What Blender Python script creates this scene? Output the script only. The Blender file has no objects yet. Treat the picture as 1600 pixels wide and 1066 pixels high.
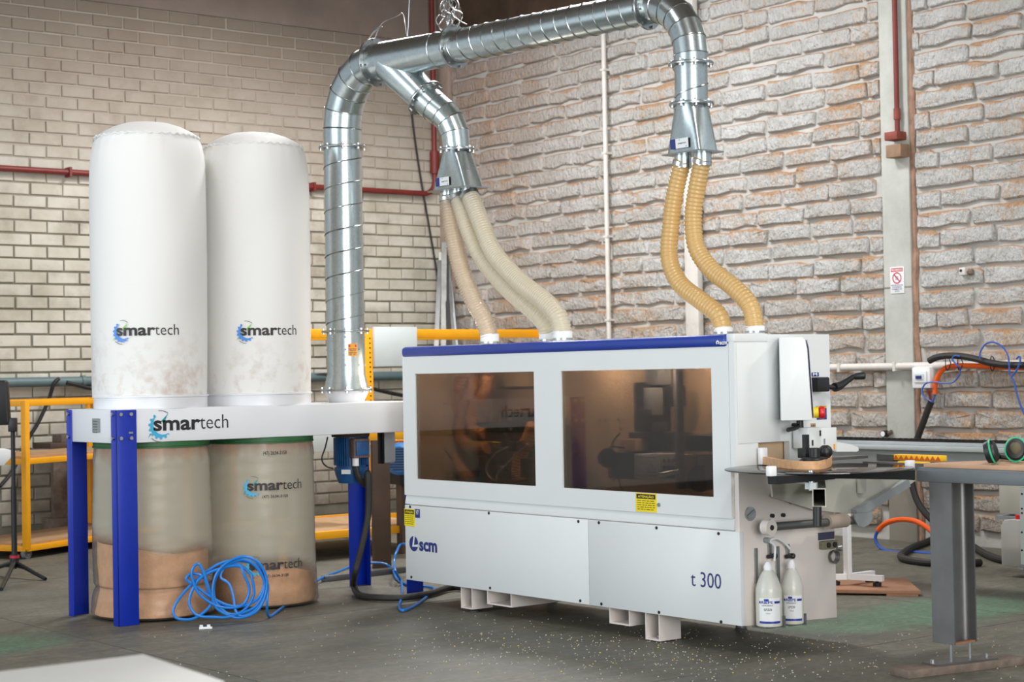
import bpy, bmesh, math, random
from mathutils import Vector, Matrix
V = Vector
random.seed(7)
SC = bpy.context.scene
COL = SC.collection
PI = math.pi

# ---------------------------------------------------------------- camera
F_PX, PITCH, ROLL, YAW, EYE = 2761.69, 1.86556e-2, -1.80622e-2, 6.6895e-1, 1.4
_cp, _sp, _c, _s = math.cos(PITCH), math.sin(PITCH), math.cos(ROLL), math.sin(ROLL)
def _rr(v): return V((_c * v[0] - _s * v[1], _s * v[0] + _c * v[1], v[2]))
_r, _u, _f = _rr((1, 0, 0)), _rr((0, -_cp, _sp)), _rr((0, _sp, _cp))
_dX = math.cos(YAW) * _r + math.sin(YAW) * _f
_dY = -math.sin(YAW) * _r + math.cos(YAW) * _f
_dZ = _u
def w_of(c): return V((_dX.dot(c), _dY.dot(c), _dZ.dot(c)))       # camera axes (right, down, forward) to room axes
EYE_P = V((0, 0, EYE))
def ray(x, y): return w_of(V(((x - 800) / F_PX, (y - 533) / F_PX, 1.0)))
def at_x(x, y, X): d = ray(x, y); return EYE_P + d * (X / d.x)
def at_y(x, y, Y): d = ray(x, y); return EYE_P + d * (Y / d.y)
def at_z(x, y, Z=0.0): d = ray(x, y); return EYE_P + d * ((Z - EYE) / d.z)
def depth(p): q = V(p) - EYE_P; return _f.x * 0 + (_dX.z * q.x + _dY.z * q.y + _dZ.z * q.z)
def px_m(p): return depth(p) / F_PX                                # metres per photo pixel at p
def pix(p):
    q = V(p) - EYE_P
    c = _dX * q.x + _dY * q.y + _dZ * q.z
    return c.x / c.z * F_PX + 800, c.y / c.z * F_PX + 533

cam = bpy.data.cameras.new('camera')
cam.sensor_width = 36.0
cam.lens = F_PX / 1600 * 36
cam.clip_start, cam.clip_end = 0.1, 200
co = bpy.data.objects.new('camera', cam)
COL.objects.link(co)
ex, ey, ez = w_of(V((1, 0, 0))), w_of(V((0, -1, 0))), w_of(V((0, 0, -1)))
co.matrix_world = Matrix(((ex.x, ey.x, ez.x, 0), (ex.y, ey.y, ez.y, 0), (ex.z, ey.z, ez.z, EYE), (0, 0, 0, 1)))
cam.dof.use_dof = True
cam.dof.focus_distance = 9.4
cam.dof.aperture_fstop = 4.2
SC.camera = co

# ---------------------------------------------------------------- world, lamps, exposure
SC.view_settings.view_transform = 'Standard'
SC.view_settings.look = 'None'
SC.view_settings.gamma = 1.0
SC.view_settings.use_curve_mapping = False
SC.view_settings.exposure = 0.0
try:
    SC.cycles.use_denoising = True
    SC.cycles.max_bounces = 10
    SC.cycles.transparent_max_bounces = 16
    SC.cycles.caustics_reflective = False
    SC.cycles.caustics_refractive = False
except Exception:
    pass
W = bpy.data.worlds.new('hall_daylight')
SC.world = W
W.use_nodes = True
W.node_tree.nodes['Background'].inputs['Color'].default_value = (0.86, 0.93, 1.0, 1)
W.node_tree.nodes['Background'].inputs['Strength'].default_value = 0.60

def area(name, loc, target, size, size_y, power, col):
    l = bpy.data.lights.new(name, 'AREA')
    l.shape = 'RECTANGLE'; l.size = size; l.size_y = size_y; l.energy = power; l.color = col
    o = bpy.data.objects.new(name, l); COL.objects.link(o)
    o.location = loc
    o.rotation_euler = (V(target) - V(loc)).to_track_quat('-Z', 'Y').to_euler()
    return o
def lamp(name, x, y, z, size, power, col):
    return area(name, (x, y, z), (x + .001, y, 0), size, size, power, col)
lamp('high_bay_left_aisle', 2.2, 7.6, 6.6, 0.9, 70, (0.96, 0.98, 1.0))
lamp('high_bay_right_aisle', 10.2, 2.4, 6.5, 0.8, 180, (1.0, 0.97, 0.92))
lamp('front_fill', 3.6, 1.6, 6.6, 1.2, 240, (1.0, 0.98, 0.95))  # unseen overhead light added as broad frontal fill
lamp('left_corner_wash', 8.2, 12.5, 5.2, 1.0, 195, (1.0, 0.985, 0.96))  # unseen light added to wash the left wall and its corner
lamp('back_wall_wash', 8.3, 10.0, 5.6, 0.8, 205, (0.99, 0.99, 1.0))  # unseen light added to wash the rough back wall
area('left_daylight_fill', (-3.6, 8.0, 2.4), (6.0, 9.0, 1.2), 6.0, 4.2, 400, (0.86, 0.94, 1.0))  # added area light giving cool daylight from the left, no opening modelled
area('behind_fill', (1.5, -3.6, 2.4), (6.5, 8.0, 1.0), 6.0, 4.2, 700, (1.0, 0.985, 0.96))  # unseen area light added as fill from behind the camera

# ---------------------------------------------------------------- materials
def S(r, g, b):
    f = lambda c: (c / 255 / 12.92) if c <= 10 else ((c / 255 + 0.055) / 1.055) ** 2.4
    return (f(r), f(g), f(b), 1)

class NT:
    def __init__(self, name):
        self.m = bpy.data.materials.new(name); self.m.use_nodes = True
        self.t = self.m.node_tree
        self.b = self.t.nodes['Principled BSDF']; self.out = self.t.nodes['Material Output']
    def n(self, typ, **kw):
        nd = self.t.nodes.new(typ)
        for k, v in kw.items():
            if k in nd.inputs: nd.inputs[k].default_value = v
            else: setattr(nd, k, v)
        return nd
    def l(self, a, b): self.t.links.new(a, b)
    def noise(self, scale, detail=4, vec=None, rough=0.6):
        nd = self.n('ShaderNodeTexNoise', Scale=scale, Detail=detail, Roughness=rough)
        if vec is not None: self.l(vec, nd.inputs['Vector'])
        return nd
    def ramp(self, fac, stops):
        nd = self.n('ShaderNodeValToRGB')
        while len(nd.color_ramp.elements) < len(stops): nd.color_ramp.elements.new(0.5)
        for e, (p, c) in zip(nd.color_ramp.elements, stops): e.position = p; e.color = c
        self.l(fac, nd.inputs['Fac']); return nd
    def mix(self, fac, a, b, mode='MIX'):
        nd = self.n('ShaderNodeMix', data_type='RGBA', blend_type=mode)
        for s, v in ((0, fac), (6, a), (7, b)):
            if hasattr(v, 'links'): self.l(v, nd.inputs[s])
            else: nd.inputs[s].default_value = v
        return nd.outputs[2]
    def math(self, op, a, b=0.0, clamp=False):
        nd = self.n('ShaderNodeMath', operation=op, use_clamp=clamp)
        for i, v in ((0, a), (1, b)):
            if hasattr(v, 'links'): self.l(v, nd.inputs[i])
            else: nd.inputs[i].default_value = v
        return nd.outputs[0]
    def geo(self): return self.n('ShaderNodeNewGeometry')
    def bump(self, h, strength, dist=0.01):
        nd = self.n('ShaderNodeBump', Strength=strength, Distance=dist)
        self.l(h, nd.inputs['Height']); self.l(nd.outputs[0], self.b.inputs['Normal']); return nd

def pm(name, col, rough=0.5, metal=0.0, var=0.06, scale=6.0, bump=0.0, bscale=60.0, **kw):
    t = NT(name)
    g = t.geo()
    a = t.noise(scale, 5, g.outputs['Position'])
    dk = tuple(c * (1 - var * 2) for c in col[:3]) + (1,)
    lt = tuple(min(1, c * (1 + var)) for c in col[:3]) + (1,)
    r = t.ramp(a.outputs[0], [(0.3, dk), (0.7, lt)])
    t.l(r.outputs[0], t.b.inputs['Base Color'])
    t.b.inputs['Roughness'].default_value = rough
    t.b.inputs['Metallic'].default_value = metal
    for k, v in kw.items(): t.b.inputs[k.replace('_', ' ')].default_value = v
    if bump:
        nb = t.noise(bscale, 4, g.outputs['Position'])
        t.bump(nb.outputs[0], bump, 0.01)
    return t.m

M = {}
M['white'] = pm('white_powder_coat', S(222, 226, 226), 0.38, var=0.015, scale=2)
M['beam_white'] = pm('white_painted_sheet', S(226, 228, 232), 0.35, var=0.015, scale=2)
M['warm_white'] = pm('off_white_paint', S(221, 213, 207), 0.45, var=0.03, scale=3)
M['blue'] = pm('blue_paint', S(6, 44, 166), 0.40, var=0.04)
M['stripe_blue'] = pm('deep_blue_plastic', S(38, 62, 150), 0.35, var=0.02)
M['motor_blue'] = pm('motor_blue_paint', S(24, 84, 140), 0.45, var=0.15, scale=14)
M['yellow'] = pm('yellow_paint', S(246, 170, 16), 0.42, var=0.04)
M['black'] = pm('black_plastic', S(26, 26, 28), 0.45, var=0.1)
M['rubber'] = pm('black_rubber', S(38, 37, 36), 0.6, var=0.1)
M['steel'] = pm('bright_steel', S(188, 190, 190), 0.3, 1.0, var=0.05)
M['dark_steel'] = pm('dark_rolled_steel', S(118, 118, 118), 0.38, 0.7, var=0.12, scale=4)
M['table_paint'] = pm('grey_machine_paint', S(112, 118, 122), 0.42, 0.2, var=0.06, scale=3)
M['grey'] = pm('grey_paint', S(150, 156, 158), 0.5, var=0.05)
M['grey_arm'] = pm('grey_arm_paint', S(188, 187, 176), 0.5, var=0.05)
M['light_grey'] = pm('light_grey_panel', S(204, 212, 212), 0.5, var=0.02)
M['alu'] = pm('aluminium', S(206, 214, 218), 0.4, 0.35, var=0.04)
M['red_paint'] = pm('red_pipe_paint', S(122, 42, 38), 0.5, var=0.1)
M['brick_red'] = pm('faded_red_paint', S(140, 68, 56), 0.7, var=0.15, scale=20)
M['orange'] = pm('orange_conduit', S(240, 96, 20), 0.4, var=0.04)
M['hose_blue'] = pm('blue_air_hose', S(22, 120, 205), 0.35, var=0.05)
M['wire_blue'] = pm('blue_wire', S(50, 92, 176), 0.45)
M['pvc_white'] = pm('white_conduit_paint', S(216, 212, 206), 0.5, var=0.06, scale=9)
M['pipe_grey'] = pm('grey_green_pipe', S(96, 118, 122), 0.5, var=0.08)
M['green'] = pm('green_gasket', S(40, 96, 52), 0.5)
M['green_bright'] = pm('bright_green_plastic', S(44, 176, 128), 0.4)
M['ink'] = pm('black_print', S(30, 28, 32), 0.5, var=0.0)
M['ink_dim'] = pm('grey_print', S(96, 96, 98), 0.5, var=0.0)
M['navy'] = pm('navy_print', S(40, 52, 122), 0.45, var=0.0)
M['logo_blue'] = pm('logo_blue_print', S(74, 138, 222), 0.5, var=0.0)
M['logo_cyan'] = pm('logo_cyan_print', S(70, 176, 218), 0.5, var=0.0)
M['logo_green'] = pm('logo_green_print', S(140, 196, 96), 0.5, var=0.0)
M['logo_teal'] = pm('logo_teal_print', S(20, 150, 160), 0.5, var=0.0)
M['label_yellow'] = pm('yellow_label', S(236, 214, 24), 0.45, var=0.0)
M['label_orange'] = pm('orange_label', S(242, 160, 34), 0.45, var=0.0)
M['tape_yellow'] = pm('yellow_tape', S(252, 196, 22), 0.45, var=0.0)
M['label_white'] = pm('white_label', S(232, 234, 236), 0.45, var=0.0)
M['label_red'] = pm('red_print', S(196, 36, 62), 0.5, var=0.0)
M['red_button'] = pm('red_button', S(214, 32, 42), 0.35, var=0.0)
M['silver_label'] = pm('silver_plate', S(142, 150, 150), 0.5, 0.0, var=0.05, scale=40)
M['mdf'] = pm('mdf_board', S(196, 158, 128), 0.65, var=0.05, scale=12)
M['mdf_edge'] = pm('mdf_board_edge', S(160, 116, 88), 0.7, var=0.08, scale=16)
M['wood_band'] = pm('wood_edge_band', S(216, 168, 122), 0.5, var=0.12, scale=30)
M['old_wood'] = pm('weathered_wood', S(118, 104, 92), 0.8, var=0.18, scale=14, bump=0.3, bscale=40)
M['shelf_wood'] = pm('plywood_shelf', S(178, 142, 104), 0.7, var=0.1, scale=10)
M['dark_brown'] = pm('dark_brown_panel', S(84, 66, 54), 0.7, var=0.12, scale=5)
M['sawdust'] = pm('sawdust', S(244, 190, 150), 0.95, var=0.08, scale=14, bump=0.6, bscale=90)
M['bag_cloth'] = None
M['interior'] = pm('machine_interior_panel', S(206, 178, 146), 0.55, var=0.05, scale=3)
M['interior_dark'] = pm('machine_interior_dark', S(72, 72, 74), 0.5, 0.2, var=0.1, scale=12)
M['interior_grey'] = pm('machine_interior_grey', S(142, 146, 148), 0.5, var=0.08, scale=12)
M['hose_brown'] = pm('inner_hose', S(214, 150, 96), 0.5, var=0.08)
M['fleck'] = pm('pale_wood_fleck', S(190, 184, 166), .9)
M['foreground'] = pm('pale_laminate', S(176, 177, 174), 0.5, var=0.02)
M['softbox_white'] = pm('white_reflector_cloth', S(238, 240, 240), 0.7, var=0.02)
M['khaki_steel'] = pm('worn_steel_bar', S(120, 120, 118), 0.45, 0.6, var=0.15, scale=8)

def cloth():
    t = NT('white_filter_cloth'); g = t.geo()
    sep = t.n('ShaderNodeSeparateXYZ'); t.l(g.outputs['Position'], sep.inputs[0])
    a = t.noise(3.2, 6, g.outputs['Position']); b = t.noise(14, 5, g.outputs['Position'])
    low = t.math('SUBTRACT', 1.0, t.math('MULTIPLY', t.math('SUBTRACT', sep.outputs[2], 1.30), 2.2), True)
    st = t.math('MULTIPLY', low, t.ramp(t.math('MULTIPLY', a.outputs[0], b.outputs[0]), [(0.24, (0, 0, 0, 1)), (0.42, (1, 1, 1, 1))]).outputs[0])
    c = t.mix(t.math('MULTIPLY', st, 0.62), S(232, 231, 228), S(176, 140, 120))
    t.l(c, t.b.inputs['Base Color']); t.b.inputs['Roughness'].default_value = 0.85
    w = t.noise(9, 4, g.outputs['Position']); t.bump(w.outputs[0], 0.10, 0.02)
    return t.m
M['bag_cloth'] = cloth()

def galv(name='galvanised_sheet', tint=(0.50, 0.57, 0.58, 1)):
    t = NT(name); g = t.geo()
    v = t.n('ShaderNodeTexVoronoi', Scale=85.0); t.l(g.outputs['Position'], v.inputs['Vector'])
    n = t.noise(9, 5, g.outputs['Position'])
    sp = t.mix(0.5, v.outputs['Color'], n.outputs[0])
    bw = t.n('ShaderNodeRGBToBW'); t.l(sp, bw.inputs[0])
    c = t.ramp(bw.outputs[0], [(0.25, tuple(x * 0.93 for x in tint[:3]) + (1,)), (0.75, tuple(min(1, x * 1.07) for x in tint[:3]) + (1,))])
    t.l(c.outputs[0], t.b.inputs['Base Color']); t.b.inputs['Metallic'].default_value = 1.0
    r = t.ramp(bw.outputs[0], [(0.2, (0.27, 0.27, 0.27, 1)), (0.8, (0.30, 0.30, 0.30, 1))])
    t.l(r.outputs[0], t.b.inputs['Roughness'])
    return t.m
M['galv'] = galv()
M['galv_dark'] = galv('galvanised_flange', (0.38, 0.40, 0.40, 1))

def see_through(name, tint, alpha, rough, diff, translucent=0.0, bump=0.0, bs=20, gloss=0.12, dusty=None):
    """clear sheet: tinted light passes, the rest scatters; glossy on top by fresnel"""
    t = NT(name); t.t.nodes.remove(t.b)
    tr = t.n('ShaderNodeBsdfTransparent', Color=tint)
    df = t.n('ShaderNodeBsdfDiffuse', Color=diff)
    tl = t.n('ShaderNodeBsdfTranslucent', Color=diff)
    gl = t.n('ShaderNodeBsdfGlossy', Roughness=rough)
    fr = t.n('ShaderNodeFresnel', IOR=1.45)
    m0 = t.n('ShaderNodeMixShader'); m0.inputs[0].default_value = translucent
    t.l(df.outputs[0], m0.inputs[1]); t.l(tl.outputs[0], m0.inputs[2])
    m1 = t.n('ShaderNodeMixShader'); m1.inputs[0].default_value = alpha
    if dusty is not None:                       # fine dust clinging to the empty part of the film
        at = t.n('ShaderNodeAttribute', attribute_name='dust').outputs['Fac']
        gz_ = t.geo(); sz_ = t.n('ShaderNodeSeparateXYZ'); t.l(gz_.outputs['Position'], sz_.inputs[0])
        ru = t.math('MULTIPLY', t.math('SUBTRACT', t.math('ADD', sz_.outputs[2], t.math('MULTIPLY', t.noise(7, 4, gz_.outputs['Position']).outputs[0], .12)), .985), 12, True)  # reddish tan shading at the bag top, painted into the film colour
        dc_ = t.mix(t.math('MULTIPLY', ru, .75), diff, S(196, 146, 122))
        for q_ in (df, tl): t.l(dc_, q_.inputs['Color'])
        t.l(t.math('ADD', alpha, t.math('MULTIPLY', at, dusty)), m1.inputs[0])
    t.l(tr.outputs[0], m1.inputs[1]); t.l(m0.outputs[0], m1.inputs[2])
    m2 = t.n('ShaderNodeMixShader')
    f2 = t.math('ADD', t.math('MULTIPLY', fr.outputs[0], 0.8), gloss - 0.04, True)
    t.l(f2, m2.inputs[0]); t.l(m1.outputs[0], m2.inputs[1]); t.l(gl.outputs[0], m2.inputs[2])
    if bump:
        g = t.geo(); n = t.noise(bs, 4, g.outputs['Position'])
        bp = t.n('ShaderNodeBump', Strength=bump, Distance=0.02); t.l(n.outputs[0], bp.inputs['Height'])
        for s in (df, gl, fr, tl): t.l(bp.outputs[0], s.inputs['Normal'])
    t.l(m2.outputs[0], t.out.inputs['Surface'])
    return t.m
M['smoked'] = see_through('smoked_acrylic', (0.52, 0.475, 0.435, 1), 0.04, 0.02, S(60, 54, 50), gloss=0.03)
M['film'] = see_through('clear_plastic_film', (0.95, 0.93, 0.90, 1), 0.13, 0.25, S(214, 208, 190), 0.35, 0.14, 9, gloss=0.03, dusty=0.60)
M['disc'] = see_through('dark_tinted_glass', (0.12, 0.11, 0.11, 1), 0.35, 0.03, S(46, 42, 40), gloss=0.10)
M['bottle'] = see_through('milky_bottle_plastic', (0.97, 0.98, 0.95, 1), 0.66, 0.25, S(248, 249, 242), 0.15, gloss=0.06)
M['liquid'] = pm('pale_green_liquid', S(244, 244, 204), 0.2, var=0.02)
M['can'] = see_through('milky_can_plastic', (0.97, 0.97, 0.94, 1), 0.72, 0.3, S(250, 250, 246), 0.4, gloss=0.05)
M['hose_clear'] = see_through('clear_ribbed_hose', (0.92, 0.84, 0.74, 1), 0.62, 0.15, S(246, 228, 202), 0.45, gloss=0.10)
M['hose_pale'] = see_through('pale_ribbed_hose', (0.95, 0.9, 0.78, 1), 0.86, 0.25, S(252, 242, 218), 0.45, gloss=0.07)
M['hose_tan'] = see_through('tan_ribbed_hose', (0.86, 0.66, 0.36, 1), 0.85, 0.25, S(252, 216, 148), 0.45, gloss=0.07)

def brick_mat(name, kind):
    t = NT(name); g = t.geo(); P = g.outputs['Position']
    big = t.noise(0.55, 4, P); mid = t.noise(3.0, 5, P); fine = t.noise(28, 6, P, 0.75)
    sepn = t.n('ShaderNodeSeparateXYZ'); t.l(g.outputs['Normal'], sepn.inputs[0])
    sepp = t.n('ShaderNodeSeparateXYZ'); t.l(P, sepp.inputs[0])
    rise = t.n('ShaderNodeAttribute', attribute_name='rise').outputs['Fac']
    tone = t.n('ShaderNodeAttribute', attribute_name='tone').outputs['Fac']
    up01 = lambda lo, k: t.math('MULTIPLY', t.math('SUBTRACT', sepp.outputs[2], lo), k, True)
    if kind == 'smooth':
        c = t.ramp(mid.outputs[0], [(0.3, S(176, 171, 157)), (0.5, S(204, 200, 188)), (0.72, S(217, 214, 205))]).outputs[0]
        c = t.mix(t.math('MULTIPLY', tone, 0.28), c, S(176, 166, 144))
        st = t.ramp(t.math('MULTIPLY', big.outputs[0], t.noise(9, 5, P, .7).outputs[0]), [(0.25, (0, 0, 0, 1)), (0.40, (1, 1, 1, 1))]).outputs[0]
        c = t.mix(t.math('MULTIPLY', st, 0.40), c, S(150, 122, 88))
        grime = t.ramp(t.noise(1.7, 6, P, .7).outputs[0], [(0.52, (0, 0, 0, 1)), (0.72, (1, 1, 1, 1))]).outputs[0]
        c = t.mix(t.math('MULTIPLY', grime, 0.42), c, S(118, 108, 96))
        c = t.mix(t.math('MULTIPLY', up01(2.7, 0.40), 0.72), c, S(176, 158, 146))           # pinkish older wash on upper courses, with upward light falloff painted in
        c = t.mix(t.math('MULTIPLY', up01(3.2, 0.6), 0.80), c, S(116, 104, 92))  # wall top painted darker to copy light falling off with height
        lowd = t.math('SUBTRACT', 1.0, t.math('MULTIPLY', sepp.outputs[2], 0.95), True)    # bare brown brick near the floor
        c = t.mix(t.math('MULTIPLY', lowd, t.ramp(mid.outputs[0], [(0.35, (0.2, 0.2, 0.2, 1)), (0.6, (1, 1, 1, 1))]).outputs[0]), c, S(122, 104, 88))
        t.l(c, t.b.inputs['Base Color'])
        t.bump(fine.outputs[0], 0.35, 0.004)
    else:
        mp = t.n('ShaderNodeMapping'); mp.inputs['Rotation'].default_value = (0.75, 0, 0); mp.inputs['Scale'].default_value = (1, 2.6, 1)
        t.l(P, mp.inputs['Vector'])
        chop = t.noise(17, 4, mp.outputs[0], 0.62); lump = t.noise(14, 4, P, .6)
        c = t.ramp(mid.outputs[0], [(0.28, S(187, 186, 182)), (0.5, S(205, 205, 203)), (0.75, S(217, 218, 218))]).outputs[0]
        c = t.mix(t.math('MULTIPLY', tone, 0.22), c, S(178, 174, 164))
        pit = t.ramp(chop.outputs[0], [(0.36, (1, 1, 1, 1)), (0.50, (0, 0, 0, 1))]).outputs[0]       # pits of the rough face coloured darker for more relief contrast
        c = t.mix(t.math('MULTIPLY', pit, 0.26), c, S(140, 134, 124))
        edge = t.math('ADD', rise, t.math('MULTIPLY', t.math('SUBTRACT', lump.outputs[0], 0.5), 0.55))
        edge = t.math('ADD', edge, t.math('MULTIPLY', t.math('SUBTRACT', t.noise(1.6, 3, P).outputs[0], 0.5), 1.6))
        ledge = t.ramp(edge, [(0.86, (0, 0, 0, 1)), (1.04, (1, 1, 1, 1))]).outputs[0]          # ochre dust lying along the upper edges
        top = t.ramp(sepn.outputs[2], [(0.30, (0, 0, 0, 1)), (0.60, (1, 1, 1, 1))]).outputs[0]
        soil = t.ramp(t.math('ADD', t.math('MULTIPLY', t.noise(0.8, 4, P).outputs[0], 0.62), t.math('MULTIPLY', chop.outputs[0], 0.52)), [(0.60, (0, 0, 0, 1)), (0.70, (1, 1, 1, 1))]).outputs[0]
        wet = t.math('MULTIPLY', t.math('SUBTRACT', 1.0, t.math('ABSOLUTE', t.math('MULTIPLY', t.math('SUBTRACT', sepp.outputs[2], 1.35), 1.25)), True),
                     t.ramp(t.noise(0.9, 3, P).outputs[0], [(0.40, (0, 0, 0, 1)), (0.58, (1, 1, 1, 1))]).outputs[0])
        lowd = t.math('SUBTRACT', 1.0, t.math('MULTIPLY', sepp.outputs[2], 1.1), True)
        c = t.mix(t.math('MULTIPLY', soil, 0.66), c, S(190, 152, 112))
        c = t.mix(t.math('MULTIPLY', wet, 0.55), c, S(172, 138, 98))
        c = t.mix(t.math('MULTIPLY', lowd, 0.72), c, S(140, 118, 94))
        c = t.mix(t.math('MULTIPLY', ledge, 0.74), c, S(192, 146, 102))
        c = t.mix(t.math('MULTIPLY', top, 0.72), c, S(190, 144, 102))
        pinkness = t.math('MULTIPLY', t.math('MULTIPLY', t.math('SUBTRACT', sepp.outputs[1], 12.2), 0.42, True), t.math('ADD', 0.25, t.math('MULTIPLY', up01(2.2, 0.4), 0.45)))
        c = t.mix(pinkness, c, S(176, 152, 138))
        t.l(c, t.b.inputs['Base Color'])
        hgt = t.math('ADD', chop.outputs[0], t.math('MULTIPLY', lump.outputs[0], 0.8))
        t.bump(hgt, 1.0, 0.046)
    t.b.inputs['Roughness'].default_value = 0.9
    return t.m
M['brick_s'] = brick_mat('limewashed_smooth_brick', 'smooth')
M['brick_r'] = brick_mat('limewashed_rough_brick', 'rough')
def mortar_grad():
    t = NT('grey_mortar'); g = t.geo(); sp = t.n('ShaderNodeSeparateXYZ'); t.l(g.outputs['Position'], sp.inputs[0])
    n = t.noise(2.2, 5, g.outputs['Position'])
    c = t.ramp(n.outputs[0], [(.3, S(106, 101, 88)), (.7, S(140, 134, 120))]).outputs[0]
    up = t.math('MULTIPLY', t.math('SUBTRACT', t.math('ADD', sp.outputs[2], t.math('MULTIPLY', n.outputs[0], 1.2)), 3.3), 1.3, True)   # joints filled with wash higher up
    c = t.mix(t.math('MULTIPLY', up, .8), c, S(176, 164, 152))
    t.l(c, t.b.inputs['Base Color']); t.b.inputs['Roughness'].default_value = .95
    return t.m
M['mortar_s'] = mortar_grad()
M['mortar_r'] = pm('white_mortar', S(188, 186, 181), 0.95, var=0.08, scale=2.5, bump=0.35, bscale=40)
M['plaster'] = pm('stained_pink_plaster', S(140, 126, 118), 0.9, var=0.12, scale=1.3, bump=0.1, bscale=20)
M['dark_wall'] = pm('dark_brown_wall', S(84, 66, 52), 0.95, var=0.18, scale=3)
def pillar_mat():
    t = NT('painted_concrete'); g = t.geo(); P = g.outputs['Position']; sp = t.n('ShaderNodeSeparateXYZ'); t.l(P, sp.inputs[0])
    n = t.noise(2.5, 6, P, .7)
    c = t.ramp(n.outputs[0], [(.3, S(172, 174, 166)), (.7, S(198, 200, 194))]).outputs[0]
    low = t.math('MULTIPLY', t.math('SUBTRACT', .95, t.math('ADD', sp.outputs[2], t.math('MULTIPLY', t.math('SUBTRACT', n.outputs[0], .5), 1.2))), 1.8, True)   # damp stain rising from the floor
    c = t.mix(t.math('MULTIPLY', low, .7), c, S(124, 112, 96))
    t.l(c, t.b.inputs['Base Color']); t.b.inputs['Roughness'].default_value = .8
    return t.m
M['pillar'] = pillar_mat()
M['pillar_edge'] = pm('crumbled_mortar', S(160, 128, 108), 0.95, var=0.2, scale=8, bump=0.8, bscale=20)

def floor_mat():
    t = NT('worn_concrete'); g = t.geo(); P = g.outputs['Position']
    big = t.noise(0.45, 5, P, 0.65); mid = t.noise(2.6, 6, P, 0.7); fine = t.noise(22, 6, P, 0.75)
    s = t.math('ADD', t.math('MULTIPLY', big.outputs[0], 0.5), t.math('MULTIPLY', mid.outputs[0], 0.5))
    st_ = t.n('ShaderNodeMapping'); st_.inputs['Scale'].default_value = (1.2, 5.0, 1); st_.inputs['Rotation'].default_value = (0, 0, .5); t.l(P, st_.inputs['Vector'])
    brush = t.noise(2.2, 7, st_.outputs[0], .75)
    s = t.math('ADD', s, t.math('MULTIPLY', t.math('SUBTRACT', brush.outputs[0], .5), .55))
    c = t.ramp(s, [(0.34, S(78, 78, 69)), (0.5, S(104, 102, 90)), (0.66, S(122, 118, 103))]).outputs[0]
    def patch(cx, cy, rx, ry, lo=0.25, hi=0.75):                     # old green paint left on the slab
        sp = t.n('ShaderNodeSeparateXYZ'); t.l(P, sp.inputs[0])
        dx = t.math('DIVIDE', t.math('SUBTRACT', sp.outputs[0], cx), rx); dy = t.math('DIVIDE', t.math('SUBTRACT', sp.outputs[1], cy), ry)
        r = t.math('SQRT', t.math('ADD', t.math('MULTIPLY', dx, dx), t.math('MULTIPLY', dy, dy)))
        return t.math('MULTIPLY', t.ramp(t.math('ADD', t.math('SUBTRACT', 1.35, r), t.math('MULTIPLY', t.math('SUBTRACT', mid.outputs[0], 0.5), 1.4)), [(lo, (0, 0, 0, 1)), (hi, (1, 1, 1, 1))]).outputs[0], 1.0)
    pg = t.math('MAXIMUM', patch(3.55, 9.2, 0.62, 0.42, 0.25, 0.8), patch(8.1, 6.45, 1.25, 0.45))
    c = t.mix(t.math('MULTIPLY', pg, 0.62), c, S(92, 142, 112))
    c = t.mix(t.math('MULTIPLY', t.ramp(fine.outputs[0], [(0.42, (1, 1, 1, 1)), (0.6, (0, 0, 0, 1))]).outputs[0], 0.45), c, S(58, 58, 52))
    t.l(c, t.b.inputs['Base Color'])
    r = t.ramp(mid.outputs[0], [(0.3, (0.42, 0.42, 0.42, 1)), (0.7, (0.7, 0.7, 0.7, 1))]); t.l(r.outputs[0], t.b.inputs['Roughness'])
    t.bump(fine.outputs[0], 0.25, 0.004)
    return t.m
M['floor'] = floor_mat()
M['joint'] = pm('slab_joint', S(62, 60, 54), 0.95)
M['roof'] = pm('roof_sheet', S(120, 104, 92), 0.8)

# ---------------------------------------------------------------- mesh helpers
ROOT = {}                                     # world position of every parent
def frame(d):
    d = V(d).normalized()
    a = V((0, 0, 1)) if abs(d.z) < 0.9 else V((1, 0, 0))
    u = d.cross(a).normalized(); return d, u, d.cross(u).normalized()

def spline(pts, n=8):
    pts = [V(p) for p in pts]; out = []
    for i in range(len(pts) - 1):
        p0 = pts[max(i - 1, 0)]; p1 = pts[i]; p2 = pts[i + 1]; p3 = pts[min(i + 2, len(pts) - 1)]
        for k in range(n):
            t = k / n
            out.append(0.5 * ((2 * p1) + (p2 - p0) * t + (2 * p0 - 5 * p1 + 4 * p2 - p3) * t * t + (3 * p1 - p0 - 3 * p2 + p3) * t ** 3))
    out.append(pts[-1]); return out

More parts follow.
